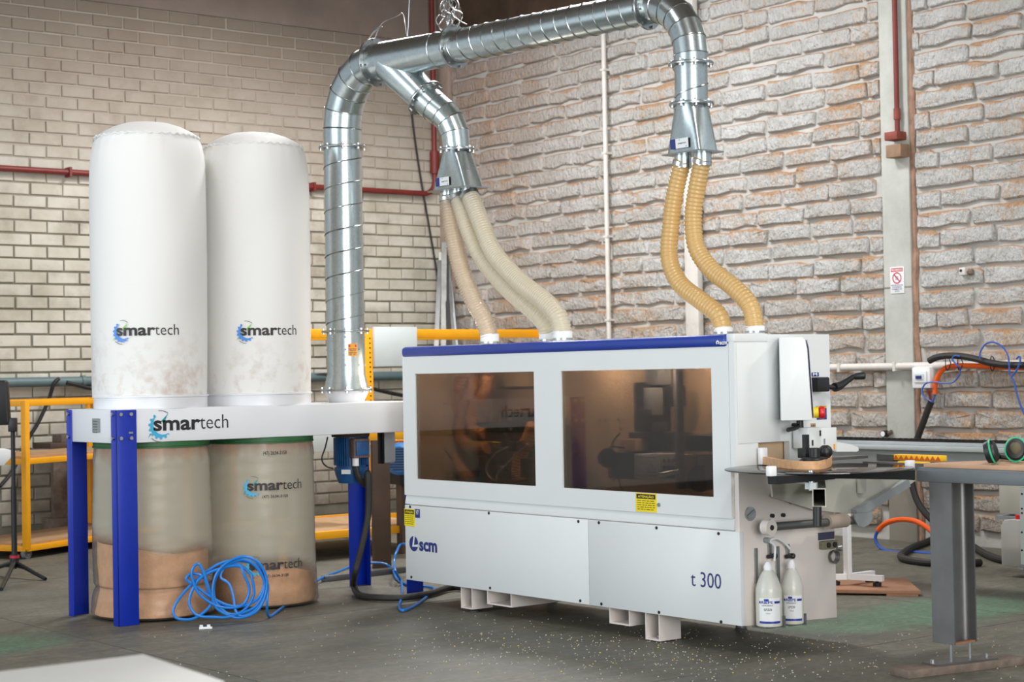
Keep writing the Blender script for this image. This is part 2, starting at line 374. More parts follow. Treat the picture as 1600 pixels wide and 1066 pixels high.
class MB:
    def __init__(self): self.v = []; self.f = []; self.mi = []
    def add(self, vs, fs, m=0):
        o = len(self.v); self.v += [V(p) for p in vs]
        self.f += [tuple(i + o for i in q) for q in fs]; self.mi += [m] * len(fs); return self
    def box(self, a, b, m=0):
        x0, y0, z0 = a; x1, y1, z1 = b
        vs = [(x, y, z) for x in (x0, x1) for y in (y0, y1) for z in (z0, z1)]
        return self.add(vs, [(0, 1, 3, 2), (4, 6, 7, 5), (0, 4, 5, 1), (2, 3, 7, 6), (0, 2, 6, 4), (1, 5, 7, 3)], m)
    def obox(self, c, ax, ay, az, m=0):      # centre and three half-axes
        c, ax, ay, az = V(c), V(ax), V(ay), V(az)
        vs = [c + i * ax + j * ay + k * az for i in (-1, 1) for j in (-1, 1) for k in (-1, 1)]
        return self.add(vs, [(0, 1, 3, 2), (4, 6, 7, 5), (0, 4, 5, 1), (2, 3, 7, 6), (0, 2, 6, 4), (1, 5, 7, 3)], m)
    def bar(self, a, b, w, h, up=(0, 0, 1), m=0):
        a, b = V(a), V(b); d = (b - a); up = V(up)
        s = d.cross(up)
        if s.length < 1e-6: s = V((1, 0, 0)) if abs(d.normalized().x) < .9 else V((0, 1, 0))
        s.normalize(); u = s.cross(d).normalized()
        return self.obox((a + b) / 2, d / 2, s * w / 2, u * h / 2, m)
    def prism(self, poly, vec, m=0):
        n = len(poly); poly = [V(p) for p in poly]; vec = V(vec)
        fs = [tuple(range(n))[::-1], tuple(range(n, 2 * n))] + [(i, (i + 1) % n, (i + 1) % n + n, i + n) for i in range(n)]
        return self.add(poly + [p + vec for p in poly], fs, m)
    def flat(self, poly, m=0): return self.add(poly, [tuple(range(len(poly)))], m)
    def rings(self, rs, cap=(True, True), m=0, closed=True):
        n = len(rs[0]); vs = [p for r in rs for p in r]; fs = []
        for i in range(len(rs) - 1):
            for j in range(n if closed else n - 1):
                k = (j + 1) % n
                fs.append((i * n + j, i * n + k, (i + 1) * n + k, (i + 1) * n + j))
        if cap[0]: fs.append(tuple(range(n))[::-1])
        if cap[1]: fs.append(tuple((len(rs) - 1) * n + j for j in range(n)))
        return self.add(vs, fs, m)
    def cyl(self, a, b, r, r2=None, n=16, m=0, cap=(True, True)):
        a, b = V(a), V(b); d, u, w = frame(b - a); r2 = r if r2 is None else r2
        ring = lambda c, q: [c + (u * math.cos(2 * PI * k / n) + w * math.sin(2 * PI * k / n)) * q for k in range(n)]
        return self.rings([ring(a, r), ring(b, r2)], cap, m)
    def lathe(self, o, d, prof, n=32, m=0, cap=(True, True), wob=None):
        o = V(o); d, u, w = frame(d); rs = []
        for i, (r, h) in enumerate(prof):
            rs.append([o + d * h + (u * math.cos(2 * PI * k / n) + w * math.sin(2 * PI * k / n)) * max(r + (wob(2 * PI * k / n, h) if wob else 0), 1e-4) for k in range(n)])
        return self.rings(rs, cap, m)
    def tube(self, pts, r, n=10, m=0, cap=(True, True), rf=None, loop=False):
        pts = [V(p) for p in pts]; rs = []; u = None
        L = len(pts)
        for i, p in enumerate(pts):
            t = (pts[(i + 1) % L] - pts[i - 1]) if loop else (pts[min(i + 1, L - 1)] - pts[max(i - 1, 0)])
            t.normalize()
            if u is None: _, u, _ = frame(t)
            u = (u - t * u.dot(t)).normalized(); w = t.cross(u)
            q = rf(i) if rf else r
            rs.append([p + (u * math.cos(2 * PI * k / n) + w * math.sin(2 * PI * k / n)) * q for k in range(n)])
        if loop: rs.append(rs[0]); cap = (False, False)
        return self.rings(rs, cap, m)
    def ball(self, c, r, n=12, m=0, sc=(1, 1, 1)):
        c = V(c); rs = []
        for i in range(1, n // 2):
            a = PI * i / (n // 2)
            rs.append([c + V((math.sin(a) * math.cos(2 * PI * k / n) * r * sc[0], math.sin(a) * math.sin(2 * PI * k / n) * r * sc[1], math.cos(a) * r * sc[2])) for k in range(n)])
        return self.rings(rs, (True, True), m)
    def build(self, name, mats, parent=None, bevel=0.0, seg=2, sharp=0.6, kind=None, base=None):
        if not isinstance(mats, (list, tuple)): mats = [mats]
        if parent is None:
            if base is None:
                xs = [p.x for p in self.v]; ys = [p.y for p in self.v]; zs = [p.z for p in self.v]
                base = V(((min(xs) + max(xs)) / 2, (min(ys) + max(ys)) / 2, min(zs)))
            off = V(base)
        else: off = ROOT[parent.name]
        me = bpy.data.meshes.new(name)
        me.from_pydata([p - off for p in self.v], [], self.f)
        for mt in mats: me.materials.append(mt)
        if len(mats) > 1: me.polygons.foreach_set('material_index', self.mi)
        bm = bmesh.new(); bm.from_mesh(me)
        bmesh.ops.recalc_face_normals(bm, faces=bm.faces)
        if bevel:
            es = [e for e in bm.edges if len(e.link_faces) == 2 and e.calc_face_angle(0) > 0.5]
            bmesh.ops.bevel(bm, geom=es, offset=bevel, segments=seg, affect='EDGES', profile=0.5, clamp_overlap=True)
        for f in bm.faces: f.smooth = True
        bm.to_mesh(me); bm.free()
        me.set_sharp_from_angle(angle=sharp)
        o = bpy.data.objects.new(name, me); COL.objects.link(o)
        if parent is not None: o.parent = parent; ROOT[o.name] = off
        else: o.location = off; ROOT[o.name] = off
        if kind: o['kind'] = kind
        return o

def tag(o, label, cat, group=None, kind=None):
    o['label'] = label; o['category'] = cat
    if group: o['group'] = group
    if kind: o['kind'] = kind
    return o
def thing(name, label, cat, loc, group=None):
    o = bpy.data.objects.new(name, None); COL.objects.link(o); o.location = V(loc); o.empty_display_size = 0.1
    ROOT[o.name] = V(loc); return tag(o, label, cat, group)
def struct(o, label=None):
    o['kind'] = 'structure'
    if label: o['label'] = label
    return o

_font_cache = {}
def glyphs(body, bold):
    k = (body, bold)
    if k not in _font_cache:
        cu = bpy.data.curves.new('lettering', 'FONT'); cu.body = body; cu.size = 1; cu.offset = bold; cu.resolution_u = 3
        cu.fill_mode = 'FRONT'
        o = bpy.data.objects.new('lettering', cu)
        me = bpy.data.meshes.new_from_object(o)
        vs = [(v.co.x, v.co.y) for v in me.vertices]; fs = [tuple(p.vertices) for p in me.polygons]
        bpy.data.objects.remove(o); bpy.data.curves.remove(cu); bpy.data.meshes.remove(me)
        x0 = min(v[0] for v in vs); x1 = max(v[0] for v in vs)
        _font_cache[k] = ([(v[0] - x0, v[1]) for v in vs], fs, x1 - x0)
    return _font_cache[k]
def write(mb, place, body, u0, v0, width, height, bold=0.0, m=0):
    """lay the words from (u0, v0) on a surface; height is the height of a capital"""
    vs, fs, w = glyphs(body, bold)
    sx = width / w; sy = height / 0.70
    return mb.add([place(u0 + x * sx, v0 + y * sy) for x, y in vs], fs, m)
def plane_of(o, du, dv, off):
    o, du, dv, off = V(o), V(du).normalized(), V(dv).normalized(), V(off)
    return lambda u, v: o + du * u + dv * v + off
def rect(mb, place, u0, v0, u1, v1, m=0):
    return mb.add([place(u0, v0), place(u1, v0), place(u1, v1), place(u0, v1)], [(0, 1, 2, 3)], m)
def gear_logo(mb, place, cx, cy, r, mg, mn, ma):
    """half gear with teeth, a needle and two thin arcs"""
    n = 48; a0, a1 = math.radians(118), math.radians(318)
    inn = []; out = []
    for i in range(n + 1):
        t = i / n; a = a0 + (a1 - a0) * t
        tooth = 0.17 if (i % 6) < 3 else 0.0
        th = 0.05 + 0.36 * math.sin(PI * min(max(t, 0.0), 1.0)) ** 0.8
        out.append((math.cos(a) * (1 + tooth) * r, math.sin(a) * (1 + tooth) * r))
        inn.append((math.cos(a) * (1 - th * .8) * r + 0.05 * r, math.sin(a) * (1 - th * .8) * r + 0.03 * r))
    vs = [place(cx + x, cy + y) for x, y in out + inn]
    mb.add(vs, [(i, i + 1, n + 2 + i, n + 1 + i) for i in range(n)], mg)
    for (p, q, w) in (((0.18, 0.35), (0.78, 1.12), 0.16), ((-0.95, -0.62), (-1.2, -1.02), 0.07)):
        d = V((q[0] - p[0], q[1] - p[1])); s = V((-d.y, d.x)).normalized() * w
        mb.add([place(cx + (p[0] + s.x) * r, cy + (p[1] + s.y) * r), place(cx + (p[0] - s.x) * r, cy + (p[1] - s.y) * r), place(cx + q[0] * r, cy + q[1] * r)], [(0, 1, 2)], mn)
    for (b0, b1) in ((55, 98), (228, 272)):
        vs = []; k = 10
        for i in range(k + 1):
            a = math.radians(b0 + (b1 - b0) * i / k)
            for rr in (1.40, 1.34): vs.append(place(cx + math.cos(a) * rr * r * .95, cy + math.sin(a) * rr * r))
        mb.add(vs, [(2 * i, 2 * i + 1, 2 * i + 3, 2 * i + 2) for i in range(k)], ma)
def smart_logo(parent, place, width, cyan=False, name='logo_print', phone=False):
    mb = MB()
    gear_logo(mb, place, -width * 0.34, 0.045 * width, width * 0.125, 2, 3, 1)
    write(mb, place, 'smar', -width * 0.425, 0.0, width * 0.575, width * .160, 0.026)
    write(mb, place, 'tech', width * 0.145, 0.0, width * 0.355, width * .160, -0.006)
    if phone: write(mb, place, '(47) 3634-3158', -width * 0.19, -width * 0.125, width * 0.42, width * 0.045, 0.008)
    return mb.build(name, [M['ink'], M['ink_dim'], M['logo_cyan'] if cyan else M['logo_blue'], M['logo_teal'] if cyan else M['logo_green']], parent)

# ---------------------------------------------------------------- the room
XW, YW = 11.30, 15.45                         # right-hand wall plane and left-hand wall plane
fl = struct(MB().box((-4, -4, -0.30), (12.2, 16.2, -0.05)).build('floor', M['joint'], base=(0, 0, -0.3)), 'worn grey concrete floor cast in large slabs')
xs = [-4, -0.1, 4.14, 8.38, 12.2]; ys = [-4, -0.1, 2.9, 5.9, 8.93, 11.95, 16.2]
for i in range(len(xs) - 1):
    for j in range(len(ys) - 1):
        MB().box((xs[i] + .004, ys[j] + .004, -0.06), (xs[i + 1] - .004, ys[j + 1] - .004, 0.0)).build('slab', M['floor'], fl)
roof = MB().box((-5, -5, 7.0), (12.2, 16.2, 7.1)).build('ceiling', M['roof']); struct(roof, 'high sheet roof over the hall')

def brick_variant(kind, k):
    """unit brick: x along the wall 0..1, y out of the wall 0..1, z up 0..1 (scaled per brick)"""
    rnd = random.Random(k * 13 + (0 if kind == 's' else 500))
    mb = MB()
    if kind == 's':
        e = 0.012
        a = [(0, 0), (1, 0), (1, 1), (0, 1)]
        j = [(rnd.uniform(0, .012), rnd.uniform(0, .05)) for _ in a]
        o = [(abs(x - j[i][0]), abs(z - j[i][1])) for i, (x, z) in enumerate(a)]
        inn = [(x + (e if x < .5 else -e), z + (.05 if z < .5 else -.05)) for x, z in o]
        mb.rings([[V((x, 0, z)) for x, z in o], [V((x, .7, z)) for x, z in o], [V((x, 1, z)) for x, z in inn]], (False, True))
    else:
        o = []
        base = [(0.0, .88), (0.003, .09), (.04, .01), (.34, 0), (.66, 0), (.96, .01), (.997, .09), (1, .88), (.955, .99), (.66, 1), (.34, 1), (.045, .99)]
        for x, z in base:
            cut = rnd.random() < .10
            o.append((x + rnd.uniform(-.014, .014) + ((.5 - x) * .08 if cut else 0), z + rnd.uniform(-.06, .06) + ((.5 - z) * .22 if cut else 0)))
        d = [rnd.uniform(.72, 1.0) for _ in o]
        inn = [(x + (.5 - x) * .045, z + (.5 - z) * .17) for x, z in o]
        mb.rings([[V((x, 0, z)) for x, z in o], [V((x, d[i] * .7, z)) for i, (x, z) in enumerate(o)], [V((x, d[i], z)) for i, (x, z) in enumerate(inn)]], (False, False))
        n = len(o); c = len(mb.v); mb.v.append(V((.5, rnd.uniform(.88, 1.05), .5)))
        for i in range(n): mb.f.append((2 * n + i, 2 * n + (i + 1) % n, c)); mb.mi.append(0)
    return mb
def mark(me, rise, tone):
    """rise: height within its own brick, tone: paint shade of the brick"""
    for nm, vals in (('rise', rise), ('tone', tone)):
        at = me.attributes.new(nm, 'FLOAT', 'POINT'); at.data.foreach_set('value', vals)
def fix(me, v, f, mt, tone=.5):
    me.from_pydata([tuple(p) for p in v], [], f); me.materials.append(mt)
    mark(me, [p[2] for p in v], [tone] * len(v))
    bm = bmesh.new(); bm.from_mesh(me); bmesh.ops.recalc_face_normals(bm, faces=bm.faces)
    for q in bm.faces: q.smooth = True
    bm.to_mesh(me); bm.free(); me.set_sharp_from_angle(angle=0.5); return me
def open_out(mb):                                # brick face looks out of the wall
    return mb
def lay(wall, kind, bricks, place_axes, hidden, mt):
    """bricks: (u, z, length, height, proud); the 300 that show largest are objects, the rest one stuff part"""
    var = [brick_variant(kind, k) for k in range(8)]
    tones = [(k * 5 % 8) / 7 for k in range(8)]
    meshes = [fix(bpy.data.meshes.new('brick'), m.v, m.f, mt, tones[k]) for k, m in enumerate(var)]
    o, du, dn = place_axes
    o, du, dn = V(o), V(du), V(dn)
    rows = []
    for b in bricks:
        u, z, L, Hh, p = b
        c = o + du * (u + L / 2) + V((0, 0, z + Hh / 2))
        x, y = pix(c)
        vis = -L / px_m(c) * .4 < x < 1600 + L / px_m(c) * .4 and -12 < y < 1078 and not any(a <= x <= c2 and b2 <= y <= d2 for a, b2, c2, d2 in hidden)
        rows.append(((L * Hh / px_m(c) ** 2) if vis else 0, b))
    rows.sort(key=lambda r: -r[0])
    rest = MB(); n = 0; rise = []; tone = []
    off = ROOT[wall.name]
    for sc, (u, z, L, Hh, p) in rows:
        k = random.randrange(8)
        rot = Matrix((du, dn, V((0, 0, 1)))).transposed()
        base = o + du * u + V((0, 0, z))
        if sc > 0 and n < 300:
            ob = bpy.data.objects.new('brick', meshes[k]); COL.objects.link(ob); ob.parent = wall
            mt4 = rot.to_4x4() @ Matrix.Diagonal((L, p, Hh, 1)); mt4.translation = base - off
            ob.matrix_basis = mt4; n += 1
        else:
            rest.add([base + rot @ V((q.x * L, q.y * p, q.z * Hh)) for q in var[k].v], var[k].f)
            rise += [q.z for q in var[k].v]; tone += [tones[k]] * len(var[k].v)
    if rest.v: mark(rest.build('brick_remainder', mt, wall, kind='stuff', sharp=0.5).data, rise, tone)

# left wall: smooth limewashed bricks up to a band of plaster
wl = struct(MB().box((4.4, YW, -0.05), (XW + .4, YW + .3, 6.4)).build('wall_left', M['mortar_s'], base=(4.4, YW, 0)), 'limewashed brick wall behind the dust collector')
bl = []
for r in range(-22, 21):
    z = 2.539 + .1165 * r
    if z < 0: continue
    off = 6.437 if r % 2 == 0 else 6.437 + .159
    k0 = math.floor((4.5 - off) / .318)
    for k in range(k0, 40):
        u = off + k * .318
        u0 = max(u, 4.45); u1 = min(u + .318, XW)
        if u1 - u0 < .05: continue
        bl.append((u0 + .006 + random.uniform(-.004, .004) - 4.4, z + .007 + random.uniform(-.002, .002), u1 - u0 - .012, .1165 - .013, .012 + random.uniform(-.003, .005)))
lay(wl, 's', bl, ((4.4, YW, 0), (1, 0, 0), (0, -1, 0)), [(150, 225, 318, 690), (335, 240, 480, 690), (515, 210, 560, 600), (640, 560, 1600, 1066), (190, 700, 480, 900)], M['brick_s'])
MB().box((4.4, YW - .03, 2.539 + .1165 * 21), (XW - .2, YW, 6.4)).build('plaster_band', M['plaster'], wl)

# wall behind the machine, from the corner to the pillar, and the bay beyond the pillar
def rough_rows(y_hi, y_lo, zmax, dark=None):
    out = []
    for r in range(-9, 26):
        z = 1.5325 + .1588 * r
        if z + .15 < 0 or z > zmax: continue
        z0 = max(z, 0.0)
        y = y_hi - random.uniform(0, .25) - (.27 if r % 2 else 0) + .27
        y = min(y, y_hi); y_start = y
        while y > y_lo + .06:
            if y == y_start and y_hi - y > .06:
                out.append((.008, z0 + .014, y_hi - y - .008, .1588 - .026 - (z0 - z), .036 + random.uniform(-.008, .010)))
            L = random.choice((.50, .52, .54, .55, .57, .60, .46, .30 if random.random() < .2 else .53))
            a = min(y, y_hi); b = max(y - L, y_lo)
            if a - b > .09 and not (dark and a > dark[0] and z > dark[1]):
                out.append((y_hi - a + .014, z0 + .014 + random.uniform(-.006, .006), a - b - .022, .1588 - .026 + random.uniform(-.008, .006) - (z0 - z), .042 + random.uniform(-.014, .016)))
            y -= L
    return out
YP0, YP1 = 9.37, 9.07                          # pillar edges
wb = struct(MB().box((XW, YP0 - .05, -0.05), (XW + .3, YW + .3, 6.4)).build('wall_back', M['mortar_r'], base=(XW, YW, 0)), 'rough limewashed brick wall with ochre dust on its ledges behind the edge bander')
lay(wb, 'r', rough_rows(15.24, YP0, 5.45, (12.75, 4.86)), ((XW, 15.24, 0), (0, -1, 0), (-1, 0, 0)), [(1150, 600, 1290, 1000), (640, 560, 1140, 900), (560, 530, 700, 900)], M['brick_r'])
MB().box((XW - .012, 12.72, 4.90), (XW, 15.24, 6.4)).build('dark_panel', M['dark_wall'], wb)  # plain dark brown panel over the wall section without bricks
wr = struct(MB().box((XW, 5.6, -0.05), (XW + .3, YP1 + .05, 6.4)).build('wall_right', M['mortar_r'], base=(XW, YP1, 0)), 'rough brick wall bay to the right of the concrete pillar')
lay(wr, 'r', rough_rows(YP1 - .03, 5.6, 5.45), ((XW, YP1 - .03, 0), (0, -1, 0), (-1, 0, 0)), [], M['brick_r'])
pl = struct(MB().box((XW - .035, YP1 + .02, -0.02), (XW + .1, YP0, 6.4)).build('trim_1', M['pillar'], bevel=.006), 'painted concrete pillar between two bays of rough brick')
jag = []
for i in range(0, 41):
    z = i * .16
    jag.append((XW - .028, YP1 - .035 + random.uniform(-.012, .02), z))
me = MB(); prof = jag
rr = []
for (x, y, z) in jag: rr.append([V((XW - .02 + random.uniform(-.006, .01), YP1 + .022, z)), V((x + random.uniform(0, .012), (y + YP1) / 2, z)), V((XW - .012 + random.uniform(-.004, .01), y, z)), V((XW + .02, y, z)), V((XW + .02, YP1 + .022, z))])
me.rings(rr).build('mortar_edge', M['pillar_edge'], pl)
MB().box((XW - .037, YP1 + .018, 2.035), (XW - .034, YP0 + .002, 2.047)).build('pour_joint', M['mortar_s'], pl)
struct(MB().box((XW - .06, 15.24, -0.02), (XW + .05, YW + .05, 6.4)).build('trim_2', pm('dirty_corner_render', S(168, 148, 136), .9, var=.14, scale=4), bevel=.01), 'dirty rendered strip in the corner of the two walls')

# ---------------------------------------------------------------- services on the walls
def run(mb, pts, r, n=12): return mb.tube(pts, r, n)
zr = at_y(0, 265.7, YW - .08); 
zp = at_y(640, 298.5, YW - .08)
red = thing('red_pipe', 'thin red painted pipe along the limewashed brick wall turning up near the corner', 'pipe', (zp.x, YW - .08, zp.z))
zz = (zr.z + zp.z) / 2
cx = at_y(678, 200, YW - .08).x
pts = [(4.5, YW - .08, zz), (cx - .14, YW - .08, zz)] + [(cx - .14 + .14 * math.sin(a), YW - .08, zz + .14 - .14 * math.cos(a)) for a in (PI / 10, PI / 5, .3 * PI, .4 * PI)] + [(cx, YW - .08, zz + .14), (cx, YW - .08, 6.3)]
MB().tube(pts, .028, 12).build('pipe_run', M['red_paint'], red)
MB().cyl((cx, YW - .08, zz + .22), (cx, YW - .08, zz + .46), .05).build('coupling', M['red_paint'], red)
for x in (5.4, 6.95, 8.5, 9.6): MB().box((x - .012, YW - .12, zz - .045), (x + .012, YW, zz + .045)).build('pipe_clip', M['red_paint'], red)

g0 = at_y(75, 597, YW - .10)
gp = thing('grey_pipe', 'grey green pipe along the left brick wall low behind the yellow cart', 'pipe', (6.5, YW - .1, g0.z))
MB().cyl((4.5, YW - .10, g0.z), (10.9, YW - .10, g0.z), .045, n=16).build('pipe_run', M['pipe_grey'], gp)
for x in (6.0, 7.05, 8.6, 10.2): MB().cyl((x - .02, YW - .10, g0.z), (x + .02, YW - .10, g0.z), .055).build('pipe_clip', M['pipe_grey'], gp)
c0 = [at_y(92, 592, YW - .16), at_y(84, 600, YW - .17), at_y(76, 625, YW - .12), at_y(60, 660, YW - .10), at_y(42, 690, YW - .09), at_y(20, 735, YW - .12), at_y(0, 760, YW - .2)]
tag(MB().tube(spline(c0), .018, 8).build('black_cable', M['rubber']), 'dark cable hanging over the grey pipe behind the yellow cart', 'cable')
c0 = [at_y(104, 598, YW - .15), at_y(122, 602, YW - .14), at_y(150, 608, YW - .12), at_y(250, 620, YW - .10), at_y(485, 588, YW - .12), at_y(520, 592, YW - .14), at_y(600, 612, YW - .1), at_y(640, 620, YW - .1)]
tag(MB().tube(spline(c0), .020, 8).build('black_cable', M['rubber']), 'dark cable sagging along the wall just under the grey pipe', 'cable')
c0 = [at_y(640, 140, YW - .06), at_y(646, 200, YW - .06), at_y(656, 270, YW - .06), at_y(668, 340, YW - .07), at_y(680, 410, YW - .08), at_y(684, 440, YW - .10)]
tag(MB().tube(spline(c0), .011, 8).build('black_cable', M['rubber']), 'dark cable slanting down the brick wall between the two ducts', 'cable')

y1 = at_x(952, 300, XW - .05).y
wc = thing('white_conduit', 'thin white vertical conduit on the rough brick wall above the machine', 'conduit', (XW - .05, y1, 0))
MB().cyl((XW - .088, y1, 0.3), (XW - .088, y1, 5.6), .023).build('conduit_run', M['pvc_white'], wc)
for z in (1.9, 2.7, 3.5, 4.3): MB().box((XW - .114, y1 - .03, z - .01), (XW - .03, y1 + .03, z + .01)).build('conduit_clip', M['pvc_white'], wc)
y2 = at_x(1089, 460, XW - .06).y
tag(MB().box((XW - .13, y2 - .085, 0.0), (XW - .062, y2 + .085, 5.8)).build('white_downpipe', M['pvc_white'], bevel=.012), 'wide white boxed downpipe on the rough brick wall behind the tan hoses', 'downpipe')
zc = at_x(1440, 572, XW - .09).z
hc = thing('white_conduit', 'horizontal white conduit crossing the pillar above the breaker box', 'conduit', (XW - .08, 8.5, zc))
MB().cyl((XW - .085, 9.95, zc), (XW - .085, 5.6, zc), .030).build('conduit_run', M['pvc_white'], hc)
for y in (9.8, 9.22, 8.6, 8.0): MB().box((XW - .12, y - .012, zc - .038), (XW, y + .012, zc + .038)).build('conduit_clip', M['pvc_white'], hc)

# pipe and block on the pillar
yb = at_x(1401, 120, XW - .07).y
rp = thing('red_drop_pipe', 'vertical rust red pipe ending in a red box high on the pillar', 'pipe', (XW - .08, yb, 2.95))
za, zb = at_x(1400, 206, XW - .1).z, at_x(1400, 219, XW - .1).z
MB().cyl((XW - .075, yb, za), (XW - .075, yb, 6.3), .021).build('pipe_run', M['red_paint'], rp)
MB().cyl((XW - .075, yb, za + .10), (XW - .075, yb, za + .19), .028).build('coupling', M['brick_red'], rp)
MB().box((XW - .15, yb - .055, zb), (XW - .03, yb + .075, za)).build('junction_box', M['brick_red'], rp, bevel=.006)
yk = at_x(1398, 235, XW - .12).y
zt, zl = at_x(1398, 226, XW - .12).z, at_x(1398, 246, XW - .12).z
tag(MB().box((XW - .14, yk - .075, zl), (XW - .03, yk + .075, zt)).build('wooden_block', pm('brown_block', S(150, 122, 98), .8, var=.1, scale=20), bevel=.004), 'brown wooden block fixed to the pillar under the red box', 'block')
# no-phone notice
p0 = at_x(1391, 418, XW - .037); p1 = at_x(1413.5, 458, XW - .037)
w, h = abs(p0.y - p1.y), p0.z - p1.z
sg = thing('prohibition_sign', 'small white notice with a red crossed circle on the pillar', 'sign', (XW - .037, p0.y, p1.z))
MB().box((XW - .042, p0.y - w, p1.z), (XW - .036, p0.y, p0.z)).build('sign_plate', M['label_white'], sg, bevel=.002)
plc = plane_of((XW - .042, p0.y, p1.z), (0, -1, 0), (0, 0, 1), (-.0015, 0, 0))
mb = MB(); rect(mb, plc, w * .07, h * .82, w * .93, h * .96, 0)
def ring2(mb, pl2, cx, cy, r0, r1, m, a0=0, a1=360, n=36):
    vs = []
    for i in range(n + 1):
        a = math.radians(a0 + (a1 - a0) * i / n)
        vs += [pl2(cx + math.cos(a) * r0, cy + math.sin(a) * r0), pl2(cx + math.cos(a) * r1, cy + math.sin(a) * r1)]
    mb.add(vs, [(2 * i, 2 * i + 1, 2 * i + 3, 2 * i + 2) for i in range(n)], m)
ring2(mb, plc, w * .5, h * .58, w * .26, w * .33, 0)
mb.add([plc(w * .29, h * .69), plc(w * .34, h * .72), plc(w * .71, h * .47), plc(w * .66, h * .44)], [(0, 1, 2, 3)], 0)
pl2 = plane_of((XW - .042, p0.y, p1.z), (0, -1, 0), (0, 0, 1), (-.0022, 0, 0))
write(mb, pl2, 'PROIBIDO', w * .11, h * .845, w * .78, h * .085, .02, 2)
ring2(mb, pl2, w * .5, h * .58, w * .10, w * .13, 1, 45, 405, 4)
for i, t in enumerate(('USO DE CELULAR', 'FOTOGRAFAR', 'E FILMAR NO', 'LOCAL')):
    ww = w * min(.86, .065 * len(t)); write(mb, plc, t, w * .5 - ww / 2, h * (.29 - .075 * i), ww, h * .045, .01, 1)
mb.build('sign_print', [M['label_red'], M['navy'], M['label_white']], sg)
# breaker box, wires, orange conduit and black cable on the right bay
q0 = at_x(1424, 574, XW - .15); q1 = at_x(1450, 607, XW - .15)
bb = thing('breaker_box', 'white plastic breaker box with blue switches under the horizontal conduit', 'breaker box', (XW - .1, q0.y, q1.z))
bw = q0.y - q1.y + .02
MB().box((XW - .15, q0.y - bw, q1.z), (XW - .028, q0.y, q0.z)).build('housing', M['label_white'], bb, bevel=.012)
MB().box((XW - .162, q0.y - bw + .025, q1.z + .045), (XW - .148, q0.y - .025, q0.z - .03)).build('cover', M['label_white'], bb, bevel=.006)
MB().box((XW - .166, q0.y - bw * .72, q1.z + .07), (XW - .160, q0.y - bw * .25, q0.z - .055)).build('switch_field', M['light_grey'], bb)
for i in range(3): MB().box((XW - .175, q0.y - bw * (.36 + .1 * i) - .01, q1.z + .075), (XW - .165, q0.y - bw * (.36 + .1 * i) + .006, q1.z + .10)).build('switch', M['navy'], bb)
D = XW - .14
oc = [at_x(1461, 616, D), at_x(1461, 605, D), at_x(1464, 592, D), at_x(1471, 580, D), at_x(1482, 573.5, D), at_x(1500, 571.5, D), at_x(1530, 572, D), at_x(1560, 573.5, D), at_x(1640, 576, D)]
tag(MB().tube(spline(oc), .020, 10).build('orange_conduit', M['orange']), 'orange corrugated conduit bending down beside the breaker box', 'conduit')
oc = [at_x(1452, 564, D - .06), at_x(1464, 558.5, D - .06), at_x(1480, 556, D - .06), at_x(1500, 556.5, D - .06), at_x(1525, 561, D - .06), at_x(1550, 567.5, D - .06), at_x(1580, 570.5, D - .06), at_x(1640, 571, D - .06)]
tag(MB().tube(spline(oc), .026, 10).build('black_cable', M['rubber']), 'thick black cable lying along the top of the horizontal white conduit', 'cable')
oc = [at_x(1455, 628, D), at_x(1449, 643, D), at_x(1441, 665, D), at_x(1432, 690, D), at_x(1426, 715, D), at_x(1424, 745, D), at_x(1430, 775, D), at_x(1444, 800, D), at_x(1470, 825, D), at_x(1500, 850, D - .1)]
bc = tag(MB().tube(spline(oc), .027, 10).build('black_cable', M['rubber']), 'thick black cable dropping from the breaker box behind the steel table', 'cable')
for a, b, c, mt in ((1449, 609, 1454, 'red_paint'), (1461, 617, 1457, 'wire_blue'), (1452, 610, 1455, 'red_paint')):
    MB().tube([at_x(a, b, D), at_x((a + c) / 2 + 1, 620, D), at_x(c, 630, D)], .007, 6).build('core_wire', M[mt], bc)
oc = [at_x(1456, 628, D - .05), at_x(1444, 620, D - .05), at_x(1441, 610, D - .05), at_x(1446, 600, D - .05), at_x(1458, 597, D - .05), at_x(1475, 599, D - .05), at_x(1490, 597, D - .05), at_x(1499, 586, D - .05), at_x(1500, 577, D - .05)]
oc += [at_x(1498, 573, D - .09), at_x(1490, 565, D - .09), at_x(1488, 560, D - .09), at_x(1492, 556, D - .09), at_x(1500, 557, D - .09)]
tag(MB().tube(spline(oc), .006, 6).build('blue_wire', M['wire_blue']), 'thin blue wire looping from the breaker box around the orange conduit', 'wire')
oc = [at_x(1531, 560, D - .1), at_x(1532, 550, D - .1), at_x(1540, 538, D - .1), at_x(1552, 535, D - .1), at_x(1566, 542, D - .1), at_x(1575, 556, D - .1), at_x(1577, 575, D - .1), at_x(1577, 586, D - .1)]
tag(MB().tube(spline(oc), .007, 6).build('blue_wire', M['wire_blue']), 'thin blue wire arching above the black cable on the right brick bay', 'wire')
oc = [at_x(1588, 561, D - .1), at_x(1593, 557, D - .1), at_x(1594, 565, D - .1), at_x(1589, 578, D - .1), at_x(1581, 589, D - .1), at_x(1584, 596, D - .1), at_x(1590, 620, D - .1), at_x(1597, 640, D - .1), at_x(1610, 665, D - .1)]
tag(MB().tube(spline(oc), .007, 6).build('blue_wire', M['wire_blue']), 'thin blue wire with a curl running down to the earmuffs table', 'wire')
for x in (1482, 1501, 1552):
    a = at_x(x, 566, D - .03); MB().tube([a + V((.02, math.cos(t) * .006, math.sin(t) * .055 - .01)) + V((-.05 * abs(math.cos(t / 2)), 0, 0)) for t in [2 * PI * i / 12 for i in range(12)]], .004, 5, loop=True).build('cable_tie', M['black'], hc)
a = at_x(1383, 678, XW - .06)
